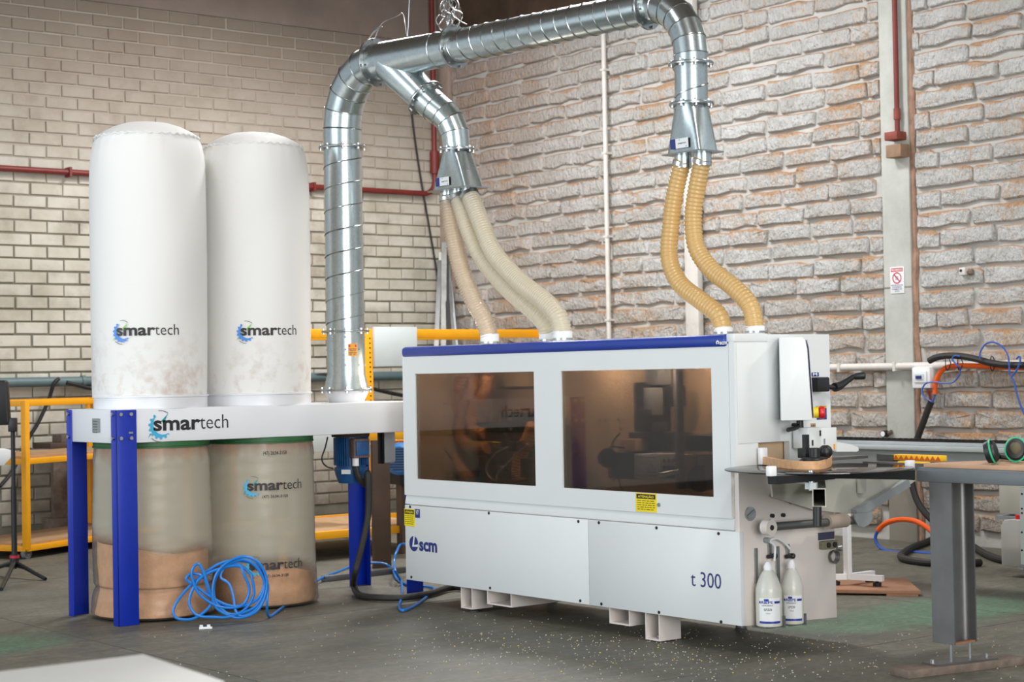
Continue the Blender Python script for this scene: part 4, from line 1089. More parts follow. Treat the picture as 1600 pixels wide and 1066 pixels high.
# hood with two window openings
W1 = (8.845, 7.69); W2 = (7.455, 6.288); WZ = (.770, 1.411); HR = 6.165
hd_ = MB(); fx0, fx1 = FX, FX + .022
for y0, y1, z0, z1 in ((HR, LY, WZ[1], 1.53), (HR, LY, .668, WZ[0]), (W1[0], LY, WZ[0], WZ[1]), (W2[0], W1[1], WZ[0], WZ[1]), (HR, W2[1], WZ[0], WZ[1])):
    hd_.box((fx0, y0, z0), (fx1, y1, z1))
hd_.box((fx1, LY - .02, .668), (BX, LY, ZTOP - .01)).box((FX + .04, HR, ZTOP - .03), (BX, LY, ZTOP)).box((BX - .015, HR, .66), (BX, LY, ZTOP - .03))
hd_.build('hood', M['white'], eb_)
for k, w in enumerate((W1, W2)):
    MB().box((fx1 - .012, w[1] - .004, WZ[0] - .004), (fx1 - .007, w[0] + .004, WZ[1] + .004)).build('window_pane', M['smoked'], eb_)
bs = MB().box((FX - .012, HR, 1.512), (FX + .09, LY + .004, ZTOP + .003)).build('blue_strip', M['stripe_blue'], eb_, bevel=.026, seg=4)
bs['label'] = 'rounded blue strip along the top edge'
pf = lambda off=.0: plane_of((FX, 0, 0), (0, -1, 0), (0, 0, 1), (-.002 - off, 0, 0))
fp = pf()
def FPX(x, y, off=.0): p = at_x(x, y, FX); return -p.y, p.z
mb = MB(); pb_ = plane_of((FX - .012, 0, 0), (0, -1, 0), (0, 0, 1), (-.0015, 0, 0))
u, v = FPX(1122, 538)
write(mb, pb_, 'scm', u + .024, v - .002, .052, .020, .03)
ring2(mb, pb_, u + .010, v + .008, .004, .011, 0, -60, 240, 20)
mb.build('brand_print', M['label_white'], bs)
# big round logo and lettering
mb = MB(); u0, v0 = FPX(646.8, 849.7); rL = .046
n = 40
def disc2(mb, pl_, cx, cy, r, m, a0, a1, n=24):
    vs = [pl_(cx, cy)] + [pl_(cx + math.cos(math.radians(a0 + (a1 - a0) * i / n)) * r, cy + math.sin(math.radians(a0 + (a1 - a0) * i / n)) * r) for i in range(n + 1)]
    mb.add(vs, [(0, i + 1, i + 2) for i in range(n)], m)
disc2(mb, fp, u0, v0, rL, 0, 0, 360, 48)
q = lambda x, y: pf(.0008)(u0 + x * rL, v0 + y * rL)
mb.add([q(.04, 1.06), q(.30, 1.02), q(.10, -.18), q(-.34, -.42)], [(0, 1, 2, 3)], 1)
mb.add([q(-.34, -.42), q(.10, -.18), q(1.08, -.02), q(1.06, -.36)], [(0, 1, 2, 3)], 1)
u1, v1 = FPX(655.4, 859.8)
write(mb, fp, 'scm', u1, v1, .185, .077, .035)
mb.build('logo_print', [M['navy'], M['white']], eb_); mb = MB()
u1, v1 = FPX(1080, 915)
write(mb, fp, 't 300', u1, v1 - .001, .214, .076, -.004)
mb.build('model_lettering', M['navy'], eb_)
def caution(x0, y0, x1, y1):
    a, b = FPX(x0, y1), FPX(x1, y0); w, h = b[0] - a[0], b[1] - a[1]
    s = MB().prism([fp(a[0], a[1]), fp(b[0], a[1]), fp(b[0], b[1]), fp(a[0], b[1])], (.0018, 0, 0)).build('caution_label', M['label_yellow'], eb_)
    mb = MB(); p2 = pf(.001); p3 = pf(.002)
    rect(mb, p2, a[0] + w * .05, a[1] + h * .70, a[0] + w * .95, a[1] + h * .95, 0)
    write(mb, p3, 'ATENÇÃO', a[0] + w * .12, a[1] + h * .765, w * .76, h * .11, .03, 1)
    rnd = random.Random(int(x0))
    for i in range(5):
        z = a[1] + h * (.58 - .115 * i); uu = a[0] + w * .08
        while uu < a[0] + w * .88:
            l = w * rnd.uniform(.07, .2); rect(mb, p2, uu, z, min(uu + l, a[0] + w * .92), z + h * .032, 0); uu += l + w * .04
    mb.build('label_print', [M['ink'], M['label_yellow']], s)
caution(994, 772, 1026, 799); caution(632.5, 796, 648, 821.5)
a, b = FPX(649, 809), FPX(656, 796)
s = MB().prism([fp(a[0], a[1]), fp(b[0], a[1]), fp(b[0], b[1]), fp(a[0], b[1])], (.0018, 0, 0)).build('safety_label', M['navy'], eb_)
mb = MB(); write(mb, pf(.001), 'V7', a[0] + .01, a[1] + .02, (b[0] - a[0]) * .6, (b[1] - a[1]) * .5, .02); mb.build('label_print', M['label_white'], s)
p = at_x(1030, 789, FX); MB().cyl(p, p - V((.006, 0, 0)), .010, n=10).build('latch_button', M['steel'], eb_)

# feet and fork pockets
def foot(x0, x1, xe, y0, y1, nm):
    pA = at_x(x0, y0, FX + .02); pB = at_x(x1, y0, FX + .02)
    zb = at_x(x0, y1, FX + .02).z; t = .008
    Ya, Yb = pA.y, pB.y; zt = ZB0 + .012
    m = MB()
    m.box((FX + .02, Yb, zb), (xe, Ya, zb + t)).box((FX + .02, Yb, zt - t), (xe, Ya, zt)).box((FX + .02, Yb, zb + t), (xe, Yb + t, zt - t)).box((FX + .02, Ya - t, zb + t), (xe, Ya, zt - t)).box((xe - t, Yb + t, zb + t), (xe, Ya - t, zt - t))
    o = m.build(nm, M['warm_white'], eb_)
    if nm == 'foot':
        c = V((FX + .075, (Ya + Yb) / 2, 0))
        MB().lathe(c, (0, 0, 1), [(.032, 0), (.034, .008), (.014, .018), (.009, .02), (.009, zb + .055)], 16).build('levelling_pad', M['steel'], o)
        MB().lathe(c, (0, 0, 1), [(.016, zb + t), (.016, zb + t + .012)], 6).build('lock_nut', M['steel'], o)
    return o
foot(720, 738, FX + .17, 925, 950, 'foot'); foot(1008, 1030.5, FX + .17, 965, 999, 'foot')
foot(761, 799, BX - .05, 930, 944, 'fork_pocket'); foot(952, 984, BX - .05, 955, 974, 'fork_pocket')
for y in (8.35, 6.75): MB().lathe((BX - .06, y, 0), (0, 0, 1), [(.032, 0), (.034, .01), (.03, .012), (.03, ZB0 + .02)], 12).build('rear_foot', M['dark_steel'], eb_)

# end casing: upper part with the feed opening, lower panel
def EP(x, y, Y=EY): p = at_y(x, y, Y); return p.x, p.z
ox0, oz1 = EP(1184.5, 692); ox1, oz0 = EP(1234, 718)
ZL = .905
ec = MB()
x1c = EP(1297, 600)[0]
for a, b, c, d in ((FX - .002, ZL, ox0, ZTOP), (ox1, ZL, x1c, ZTOP), (ox0, oz1, ox1, ZTOP), (ox0, ZL, ox1, oz0)):
    ec.box((a, EY, b), (c, HR - .003, d))
ec.build('end_casing', M['white'], eb_)
MB().cyl((FX + .035, EY, ZTOP - .004), (FX + .035, HR, ZTOP - .004), .002).build('corner_pin', M['white'], eb_)
x0, z0 = EP(1150, 536); x1_, z1_ = EP(1218, 690)
MB().box((x0, EY - .004, z1_), (x1_, EY, z0)).build('end_door', M['white'], eb_, bevel=.0015)
x0, z0 = EP(1143, 524); x1_, z1_ = EP(1199, 534)
MB().box((FX - .004, EY - .006, z1_), (x1_, HR + .01, ZTOP + .004)).build('top_cap', M['white'], eb_, bevel=.005)
# inside the feed opening
MB().box((ox0 - .02, HR + .20, oz0 - .03), (ox1 + .02, HR + .21, oz1 + .03)).build('opening_back', M['interior'], eb_)
MB().box((ox0 + .085, HR + .03, oz0), (ox0 + .16, HR + .15, oz1 - .006)).build('feed_block', M['interior_dark'], eb_, bevel=.004)
MB().cyl((ox0 + .06, HR + .06, oz0 - .02), (ox0 + .06, HR + .06, oz1 - .01), .042, n=20).build('feed_roller', M['interior'], eb_)
# lower end panel
lpn = MB(); bot = [EP(1160, 979), EP(1308, 965)]
xr = EP(1303, 800)[0]
lpn.prism([(FX + .012, EY, bot[0][1]), (bot[1][0], EY, bot[1][1]), (xr, EY, ZL - .002), (FX + .012, EY, ZL - .002)], (0, .03, 0))
lpe = lpn.build('lower_end_panel', M['warm_white'], eb_, bevel=.002)
for x, y, r in ((1171, 803, .034),):
    c = V((EP(x, y)[0], EY, EP(x, y)[1]))
    k = MB().cyl(c, c - V((0, .012, 0)), r, n=24).build('knob', M['steel'], lpe)
    MB().obox(c - V((0, .013, 0)), V((.024, 0, .014)), V((0, .005, 0)), V((-.004, 0, .006))).build('knob_slot', M['grey'], k)
mb = MB()
for x, y in ((1205, 806), (1222, 805), (1234, 784)):
    c = V((EP(x, y)[0], EY, EP(x, y)[1])); mb.cyl(c, c - V((0, .016, 0)), .010, n=8)
mb.build('bolts', M['black'], lpe, kind='stuff')
for x0, y0, x1_, y1_ in ((1178, 857, 1183, 912), (1211, 854, 1217, 912)):
    a, b = EP(x0, y0), EP(x1_, y1_)
    MB().box((a[0], EY - .010, b[1]), (b[0], EY, a[1])).build('slotted_bracket', M['galv_dark'], lpe)
a, b = EP(1278, 833), EP(1303, 842)
MB().box((a[0], EY - .004, b[1]), (b[0], EY, a[1])).build('type_plate', pm('slate_plate', S(58, 62, 84), .5), lpe)
a, b = EP(1279, 846), EP(1303, 856)
cb_ = MB().box((a[0], EY - .03, b[1]), (b[0], EY, a[1])).build('connector_block', pm('khaki_block', S(122, 118, 96), .6, var=.15, scale=30), lpe, bevel=.004)
for q in (.35, .75): MB().cyl((a[0] + (b[0] - a[0]) * q, EY - .03, (a[1] + b[1]) / 2), (a[0] + (b[0] - a[0]) * q, EY - .036, (a[1] + b[1]) / 2), .014, n=12).build('connector', M['black'], cb_)
c = EP(1298.5, 869.5)
mb = MB()
for k in range(3): mb.tube([V((c[0] + math.cos(t) * (.028 + .003 * k), EY - .012 - .008 * k, c[1] + math.sin(t) * (.028 + .002 * k))) for t in [2 * PI * i / 20 for i in range(20)]], .004, 6, loop=True)
mb.build('wire_ring', M['dark_steel'], lpe)
for x, y in ((1201, 869), (1229, 869)):
    c = V((EP(x, y)[0], EY, EP(x, y)[1]))
    nz = MB().cyl(c + V((-.025, -.02, 0)), c + V((.022, -.02, 0)), .010, n=10).ball(c + V((.022, -.02, 0)), .016, 10).build('spray_nozzle', M['black'], lpe)
    MB().box(c + V((-.008, -.012, .01)), c + V((.012, 0, .06))).build('nozzle_bracket', M['galv_dark'], nz)
for x, y in ((1195, 844),):
    c = V((EP(x, y)[0], EY, EP(x, y)[1]))
    MB().cyl(c, c - V((0, .03, 0)), .014, n=10).build('hose_port', M['grey'], lpe)
for pts in (((1196, 844), (1206, 841), (1218, 847), (1227, 857)), ((1196, 846), (1203, 852), (1204, 860), (1203, 876))):
    MB().tube(spline([V((EP(x, y)[0], EY - .03, EP(x, y)[1])) for x, y in pts]), .006, 7).build('feed_tube', M['label_white'], lpe)

# control console set at an angle, with crank, emergency stop and stickers
ca, cbv = V((.7, -.71, 0)).normalized(), V((.71, .7, 0)).normalized()
c0 = at_y(1241, 590, EY - .14)
hw = 22 * px_m(c0); zt2, zb2 = at_y(1241, 527, EY - .14).z, at_y(1241, 657, EY - .14).z
cc = V((c0.x, c0.y, 0)) + cbv * .06
sect = [(-hw, zb2), (hw * 1.18, zb2), (hw * .93, zt2 - .06), (hw * .80, zt2 - .015), (hw * .62, zt2), (-hw, zt2)]
cs = MB().prism([cc - cbv * .10 + ca * s_ + V((0, 0, z)) for s_, z in sect], cbv * .22).build('control_console', M['white'], eb_, bevel=.004)
sect2 = [(hw * 1.17, zb2 + .012), (hw * 1.20, zb2 + .012), (hw * .97, zt2 - .055), (hw * .85, zt2 - .012), (hw * .80, zt2 - .014), (hw * .93, zt2 - .058)]
MB().prism([cc - cbv * .092 + ca * (s_ + .008) + V((0, 0, z)) for s_, z in sect2], cbv * .205).build('display_panel', pm('violet_grey_panel', S(176, 172, 190), .35, var=.02), cs)
# mount behind the console
MB().prism([cc + cbv * .10 + ca * s_ + V((0, 0, z)) for s_, z in ((-hw * .8, zb2 + .1), (hw * .8, zb2 + .1), (hw * .7, zt2 - .05), (-hw * .8, zt2 - .05))], cbv * .18).build('console_mount', M['white'], cs)
es = at_y(1266, 645, EY - .16)
e1 = MB().cyl(es, es + ca * .040, .027, n=20).build('stop_collar', M['label_yellow'], cs)
MB().lathe(es + ca * .040, ca, [(.018, 0), (.031, .006), (.033, .018), (.028, .030), (.01, .034)], 20).build('stop_button', M['red_button'], e1)
# crank
k0 = at_y(1276, 601, EY - .03)
ck = MB().obox(k0, V((.046, 0, 0)), V((0, .05, 0)), V((0, 0, .037))).build('crank_housing', M['black'], eb_, bevel=.008)
k1, k2, k3, k4, k5 = at_y(1288, 604.5, EY - .03), at_y(1304, 605.5, EY - .05), at_y(1312, 603, EY - .05), at_y(1333, 588.5, EY - .06), at_y(1352, 587, EY - .10)
MB().cyl(k1, k2, .012, n=12).build('crank_shaft', M['black'], ck)
MB().tube([k2, k3, k3.lerp(k4, .5), k4], .02, 10, rf=lambda i: (.024, .022, .017, .015)[i]).build('crank_arm', M['black'], ck)
MB().tube([k4, k4.lerp(k5, .2), k4.lerp(k5, .9), k5], .02, 12, rf=lambda i: (.013, .018, .020, .014)[i]).build('crank_handle', M['black'], ck)
# clamp lever below the console
k0 = at_y(1250, 664, EY - .05)
lv = MB().cyl(k0 + V((0, 0, -.016)), k0 + V((0, 0, .022)), .018, n=14).build('clamp_lever', M['black'], eb_)
MB().tube(spline([k0, at_y(1243, 669, EY - .06), at_y(1231, 672, EY - .07)]), .011, 8).build('lever_arm', M['black'], lv)
MB().cyl(k0 + V((0, .06, .0)), k0, .009, n=8).build('lever_stud', M['black'], lv)
# stickers on the casing
def sticker(x0, y0, x1, y1, nm, mt, t=.002):
    a, b = EP(x0, y1), EP(x1, y0); s = MB().box((a[0], EY - t, a[1]), (b[0], EY, b[1])).build(nm, mt, eb_); return a, b, s
pe = lambda off=0: plane_of((0, EY, 0), (1, 0, 0), (0, 0, 1), (0, -.0032 - off, 0))
a, b, s = sticker(1276, 634, 1291, 656, 'protection_label', M['navy'])
w, h = b[0] - a[0], b[1] - a[1]; mb = MB()
rect(mb, pe(), a[0], b[1] - h * .17, b[0], b[1], 1)
write(mb, pe(.001), 'ATENÇÃO', a[0] + w * .22, b[1] - h * .13, w * .74, h * .09, .01, 2)
mb.add([pe(.001)(a[0] + w * .04, b[1] - h * .15), pe(.001)(a[0] + w * .18, b[1] - h * .15), pe(.001)(a[0] + w * .11, b[1] - h * .03)], [(0, 1, 2)], 2)
pts = [(0.5 + .30 * math.cos(t), .42 + .36 * math.sin(t) * (1 if math.sin(t) > 0 else .95)) for t in [2 * PI * i / 28 for i in range(28)]]
inn = [(.5 + (x - .5) * .84, .42 + (y - .42) * .88) for x, y in pts]
mb.add([pe()(a[0] + w * x, a[1] + h * y) for x, y in pts + inn], [(i, (i + 1) % 28, 28 + (i + 1) % 28, 28 + i) for i in range(28)], 0)
for q in (.36, .64): ring2(mb, pe(), a[0] + w * q, a[1] + h * .5, .010, .016, 0, 0, 360, 16)
mb.build('label_print', [M['label_white'], M['label_yellow'], M['ink']], s)
a, b, s = sticker(1268, 582, 1279, 588.5, 'maker_label', M['navy'])
mb = MB(); write(mb, pe(), 'M', a[0] + .008, a[1] + .004, (b[0] - a[0]) * .6, (b[1] - a[1]) * .7, .03); mb.build('label_print', M['label_white'], s)
a, b, s = sticker(1266, 661, 1274, 668, 'hazard_label', pm('faded_label', S(214, 186, 158), .5))
mb = MB()
for q in (.2, .5, .8): mb.add([pe()(a[0] + (b[0] - a[0]) * (q - .12), a[1] + .004), pe()(a[0] + (b[0] - a[0]) * (q + .12), a[1] + .004), pe()(a[0] + (b[0] - a[0]) * q, a[1] + .022)], [(0, 1, 2)])
mb.build('label_print', M['ink'], s)

# interior seen through the windows
MB().box((BX - .05, HR + .01, .66), (BX - .03, LY - .03, 1.53)).build('interior_panel', M['interior'], eb_)
MB().box((FX + .05, LY - .05, .66), (BX - .05, LY - .03, 1.53)).build('interior_panel', M['interior'], eb_)
MB().box((FX + .05, HR + .01, .66), (BX - .05, HR + .02, 1.53)).build('interior_panel', M['interior'], eb_)
MB().box((FX + .06, HR + .03, .662), (BX - .06, LY - .06, .70)).build('work_bed', M['interior_dark'], eb_)
def IN(x, y, X=6.55): return at_x(x, y, X)
def ibox(x0, y0, x1, y1, X, dX, nm, mt, bevel=.004):
    a, b = at_x(x0, y0, X), at_x(x1, y1, X)
    return MB().box((X, min(a.y, b.y), min(a.z, b.z)), (X + dX, max(a.y, b.y), max(a.z, b.z))).build(nm, mt, eb_, bevel=bevel)
for pts, r in ((((722, 590), (719, 612), (709, 640), (704, 668), (708, 700), (718, 730), (735, 752)), .040), (((740, 590), (736, 610), (724, 640), (719, 670), (724, 690), (740, 700), (762, 700)), .040), (((762, 586), (757, 612), (744, 632), (736, 655), (740, 672), (758, 678)), .034), (((834, 664), (826, 685), (814, 710), (810, 735), (812, 752)), .042)):
    q = spline([IN(x, y, 6.6) for x, y in pts], 10)
    MB().tube(q, r, 14, rf=lambda i, r=r: r + (.004 if i % 2 else 0)).build('inner_hose', M['hose_brown'], eb_)
MB().tube(spline([IN(x, y, 6.5) for x, y in ((682, 583), (681, 605), (681, 650), (679, 700), (682, 748))]), .013, 8).build('cable_bundle', M['black'], eb_)
for pts in (((682, 635), (688, 630), (697, 632)), ((681, 660), (690, 651), (698, 650)), ((681, 700), (687, 696), (697, 706), (705, 718))):
    MB().tube(spline([IN(x, y, 6.5) for x, y in pts]), .004, 6).build('branch_cable', M['black'], eb_)
for a, b in (((676, 584), (660, 632)), ((668, 583), (652, 625))):
    MB().cyl(IN(*a, 6.62), IN(*b, 6.62), .012, n=10).build('gas_strut', M['interior_grey'], eb_)
ibox(648, 622, 662, 642, 6.66, .08, 'strut_block', M['interior_grey'])
for pts in (((793, 699), (775, 708), (762, 724), (760, 738), (770, 752)), ((824, 694), (808, 708), (788, 728), (777, 740), (775, 752))):
    MB().tube(spline([IN(x, y, 6.42) for x, y in pts]), .006, 7).build('air_tube', M['pvc_white'], eb_)
for x, y in ((763, 655), (796, 655), (797, 671), (783, 730)):
    MB().ball(IN(x, y, 6.46), .014, 8).build('fitting', M['steel'], eb_)
for b in ((744, 660, 790, 690, 6.60, .2), (782, 645, 834, 700, 6.64, .2), (792, 690, 806, 706, 6.44, .05), (760, 700, 834, 752, 6.62, .2), (812, 716, 834, 748, 6.46, .06)):
    ibox(*b, 'processing_unit', M['interior_dark'])
ibox(729, 690, 777, 692.5, 6.42, .03, 'yellow_guide', M['label_yellow'])
ibox(778, 584, 826, 604, 6.8, .05, 'upper_bracket', M['interior'])
# right window
ibox(1051, 578, 1060, 765, 6.44, .05, 'guide_column', M['interior_grey'])
ibox(1008, 578, 1028, 602, 6.6, .1, 'motor_column', M['interior_grey']); ibox(988, 598, 1016, 676, 6.6, .16, 'motor_head', M['interior_dark'], .012)
ibox(1004, 606, 1020, 650, 6.52, .08, 'motor_cover', M['interior_grey'], .008); ibox(998, 640, 1014, 652, 6.50, .05, 'motor_foot', M['interior_dark'])
ibox(1016, 604, 1051, 636, 6.66, .1, 'cross_rail', M['interior_dark'])
ibox(982, 676, 1052, 706, 6.64, .15, 'carriage', M['interior_dark']); ibox(966, 686, 992, 706, 6.54, .1, 'carriage_cap', M['mdf'])
ibox(1018, 660, 1030, 676, 6.54, .05, 'sensor_arm', M['interior_dark'])
ibox(948, 706, 990, 750, 6.56, .2, 'glue_tank', M['interior_dark'], .012)
MB().cyl(IN(949, 716, 6.5), IN(949, 716, 6.60), .055, n=20).build('hand_wheel', M['black'], eb_)
wbx = ibox(990, 709, 1031, 750, 6.46, .17, 'perforated_box', M['light_grey'])
mb = MB(); q = at_x(990, 709, 6.46); q2 = at_x(1031, 750, 6.46); w, h = q.y - q2.y, q.z - q2.z
pw = plane_of((6.46, q.y, q2.z), (0, -1, 0), (0, 0, 1), (-.002, 0, 0))
for i in range(9):
    for z in (.84, .10): rect(mb, pw, w * (.12 + .09 * i), h * z, w * (.16 + .09 * i), h * (z + .07))
tri = [(.52, .28), (.82, .28), (.67, .68)]
for i in range(3):
    a_, b_ = V(tri[i]), V(tri[(i + 1) % 3]); d = (b_ - a_); s_ = V((-d.y, d.x)).normalized() * .012
    mb.add([pw(w * (p.x), h * (p.y)) for p in (a_ + s_, a_ - s_, b_ - s_, b_ + s_)], [(0, 1, 2, 3)])
mb.build('box_holes', M['ink_dim'], wbx)
mb = MB()
for i in range(4):
    for k in range(3):
        c = V((6.46 + .03 + .035 * i, q2.y - .001, q.z - .035 - .035 * k)); mb.box(c - V((.006, .003, .009)), c + V((.006, .0, .009)))
mb.build('side_holes', M['ink'], wbx)
MB().cyl(IN(1032, 742, 6.42), IN(1062, 737, 6.42), .014, n=10).build('pneumatic_cylinder', M['steel'], eb_)
ibox(1040, 728, 1058, 748, 6.47, .06, 'cylinder_bracket', M['interior_dark'])
ibox(1060, 680, 1113, 706, 6.56, .2, 'pressure_beam', M['black']); ibox(1062, 710, 1076, 764, 6.5, .08, 'side_plate', M['interior'])
ibox(1076, 712, 1113, 766, 6.56, .2, 'drive_housing', M['interior_grey'], .012)
MB().cyl(IN(1094, 748, 6.54), IN(1094, 748, 6.58), .07, n=24).build('drive_cover', M['interior_dark'], eb_)
for pts in (((968, 678), (958, 690), (956, 710), (958, 740)), ((958, 752), (963, 740), (968, 756), (972, 766)), ((952, 700), (956, 698), (975, 700))):
    MB().tube(spline([IN(x, y, 6.45) for x, y in pts]), .005, 6).build('air_tube', M['black'], eb_)
mb = MB()
for x, y in ((937, 657), (946, 657), (966, 656), (899, 694), (900, 711), (970, 670)): c = IN(x, y, BX - .052); mb.cyl(c, c - V((.006, 0, 0)), .008, n=8)
mb.build('rivets', M['ink_dim'], eb_, kind='stuff')
for i, (x, y, xx) in enumerate(((928, 586, 6.72), (1088, 584, 6.72), (668, 590, 6.72), (1000, 590, 6.34), (740, 590, 6.34))):   # first two make the warm glow; the others are added interior fill
    p = IN(x, y, xx); p.z = 1.49
    MB().cyl(p + V((0, 0, .0)), p + V((0, 0, .04)), .03, n=16).build('glow_fill_lamp', M['label_white'], eb_)
    l = bpy.data.lights.new('glow_fill_light', 'POINT'); l.energy = (11.0, 9.0, 9.0, 20.0, 14.0)[i]; l.color = (1.0, .86, .70); l.shadow_soft_size = .03
    o = bpy.data.objects.new('glow_fill_light', l); COL.objects.link(o); o.location = p + V((0, 0, -.05))

# ---------------------------------------------------------------- edge-band coil tray on the machine end
ZD = .930
dcn = at_z(1279, 731.5, ZD); dcn = V((dcn.x, dcn.y, 0))
RD = 146 * px_m(V((dcn.x, dcn.y, ZD)))
tr_ = thing('coil_tray', 'round dark glass coil tray held by steel arms at the machine end', 'tray', (dcn.x, dcn.y, .7))
MB().lathe(dcn, (0, 0, 1), [(.01, ZD - .007), (RD - .004, ZD - .007), (RD, ZD - .004), (RD, ZD - .001), (RD - .003, ZD), (.01, ZD)], 96).build('glass_disc', M['disc'], tr_)
def tz(x, y, Y): return at_y(x, y, Y)
YT = dcn.y - .22
a, b = tz(1213, 752, YT), tz(1305, 748, YT)
MB().prism([tz(1212, 744, YT), tz(1305, 742, YT), tz(1305, 749, YT), tz(1252, 754, YT), tz(1213, 757.5, YT)], (0, .05, 0)).build('under_plate', M['black'], tr_)
MB().prism([tz(1300, 742, YT + .1), tz(1430, 735, YT + .1), tz(1430, 750, YT + .1), tz(1300, 748, YT + .1)], (0, .05, 0)).build('under_bar', M['black'], tr_)
q = tz(1280, 778, YT); tw, th_ = .031, .043
st_ = MB(); t = .005; dq = V((.74, .67, 0)); nq = V((.67, -.74, 0)); zz_ = V((0, 0, 1)); L_ = (EY - .004 - q.y) / dq.y - .03
for a, b in (((-tw, -th_), (tw, -th_ + t)), ((-tw, th_ - t), (tw, th_)), ((-tw, -th_ + t), (-tw + t, th_ - t)), ((tw - t, -th_ + t), (tw, th_ - t))):
    st_.obox(q + dq * L_ / 2 + nq * (a[0] + b[0]) / 2 + zz_ * (a[1] + b[1]) / 2, dq * L_ / 2, nq * (b[0] - a[0]) / 2, zz_ * (b[1] - a[1]) / 2)
st_.build('square_tube', M['grey_arm'], tr_)
q2_ = tz(1278, 760, YT)
MB().cyl(q2_ + V((0, .04, -.02)), q2_ + V((0, .04, .07)), .014, n=12).build('tray_bolt', M['steel'], tr_)
MB().lathe(q2_ + V((0, .04, -.014)), (0, 0, 1), [(.030, 0), (.030, .030)], 6).build('hex_nut', M['light_grey'], tr_)
MB().cyl(tz(1277, 792, YT), tz(1277, 822, YT), .020, n=14).build('drop_strut', M['black'], tr_)
YG = EY - .05
MB().prism([tz(x, y, YG) for x, y in ((1205, 751), (1255, 757), (1300, 749), (1400, 748), (1431, 751), (1362, 800), (1325, 803), (1272, 797), (1240, 787), (1208, 777))], (0, .012, 0)).build('gusset_plate', M['grey_arm'], tr_)
MB().bar(tz(1418, 754, YG - .03), tz(1336, 803, YG - .03), .03, .045).build('diagonal_brace', M['grey'], tr_)
MB().prism([tz(x, y, YG - .02) for x, y in ((1341, 747), (1354, 747), (1353, 771), (1342, 771))], (0, .012, 0)).build('hanger_tab', M['grey_arm'], tr_)
YR = EY - .09
MB().cyl(tz(1199, 824, YR), tz(1350, 812, YR), .021, n=16).build('support_rod', M['dark_steel'], tr_)
hb_ = tz(1199, 824, YR)
MB().cyl(hb_ + V((-.006, -.035, 0)), hb_ + V((-.006, .010, 0)), .038, n=24).build('rod_boss', M['warm_white'], tr_)
MB().cyl(hb_ + V((-.006, -.036, 0)), hb_ + V((-.006, -.039, 0)), .013, n=14).build('boss_hole', M['black'], tr_)
MB().cyl(tz(1292, 816, YR), tz(1321, 813, YR), .036, n=20).build('clamp_sleeve', pm('beige_sleeve', S(186, 170, 154), .5, var=.08), tr_)
MB().prism([tz(x, y, YR - .03) for x, y in ((1336, 803), (1363, 800), (1363, 812), (1358, 820), (1350, 824), (1341, 822), (1336, 812))], (0, .008, 0)).build('end_bracket', M['grey'], tr_)
for x0, y0, x1_, y1_, Y in ((1204, 729, 1214, 744, dcn.y - .28), (1421, 720, 1430, 733, dcn.y - .24)):
    a, b = tz(x0, y0, Y), tz(x1_, y1_, Y)
    MB().box((a.x, Y, b.z), (b.x, Y + .03, a.z)).build('edge_clip', M['label_white'], tr_, bevel=.003)
a, b = tz(1186, 700, EY - .03), tz(1195.5, 734, EY - .03)
MB().box((a.x, EY - .05, ZD), (b.x, EY - .02, a.z)).build('guide_post', M['label_white'], tr_, bevel=.003)
# black coil hub
hb2 = at_z(1273, 716, ZD + .045); hb2 = V((hb2.x, hb2.y, 0)); ps = px_m(V((hb2.x, hb2.y, ZD)))
hub = MB().lathe(hb2, (0, 0, 1), [(18 * ps, ZD + .032), (20 * ps, ZD + .036), (20 * ps, ZD + .046), (17 * ps, ZD + .050)], 32).build('coil_hub', M['black'], tr_)
MB().lathe(hb2, (0, 0, 1), [(14 * ps, ZD), (14 * ps, ZD + .034)], 24).build('hub_post', M['black'], hub)
MB().lathe(hb2, (0, 0, 1), [(8.5 * ps, ZD + .048), (9 * ps, ZD + .090), (7 * ps, ZD + .094)], 20).build('hub_knob', M['black'], hub)
k0 = at_z(1290, 706, ZD + .07)
MB().ball(k0, .034, 14).build('side_knob', M['black'], hub)
k0 = at_z(1258, 708, ZD + .065); MB().obox(k0, V((.026, 0, 0)), V((0, .026, 0)), V((0, 0, .024))).build('hub_bracket', M['black'], hub, bevel=.003)
k0 = at_z(1259, 694, ZD + .11); MB().obox(k0, V((.012, 0, 0)), V((0, .012, 0)), V((0, 0, .045))).build('hub_mast', M['black'], hub)
# white guide plates at the machine inlet
YP = EY - .12
a, b = tz(1262, 669, YP), tz(1283, 700, YP)
ip = MB().box((a.x, YP, b.z), (b.x, YP + .10, a.z)).box((b.x + .001, YP + .0, tz(1283, 706, YP).z), (tz(1308, 706, YP).x, YP + .012, tz(1300, 668, YP).z)).build('inlet_guard', M['white'], eb_, bevel=.003)
MB().prism([tz(x, y, YP + .03) for x, y in ((1306, 690.5), (1327, 694), (1341, 699), (1342, 704), (1339, 706), (1306, 706))], (0, .012, 0)).build('inlet_fence', M['white'], eb_)
for x, y, m in ((1281.5, 677, 'ink'), (1269.5, 692, 'ink'), (1288, 690, 'steel'), (1303.5, 698, 'label_orange')):
    c = tz(x, y, YP - .001); MB().box((c.x - .004, YP - .004, c.z - .014), (c.x + .004, YP, c.z + .014)).build('slot', M[m], eb_)
MB().box((tz(1258, 710, EY - .05).x, EY - .12, ZD + .004), (tz(1340, 710, EY - .05).x, EY - .02, ZD + .018)).build('infeed_rail', M['dark_steel'], eb_)
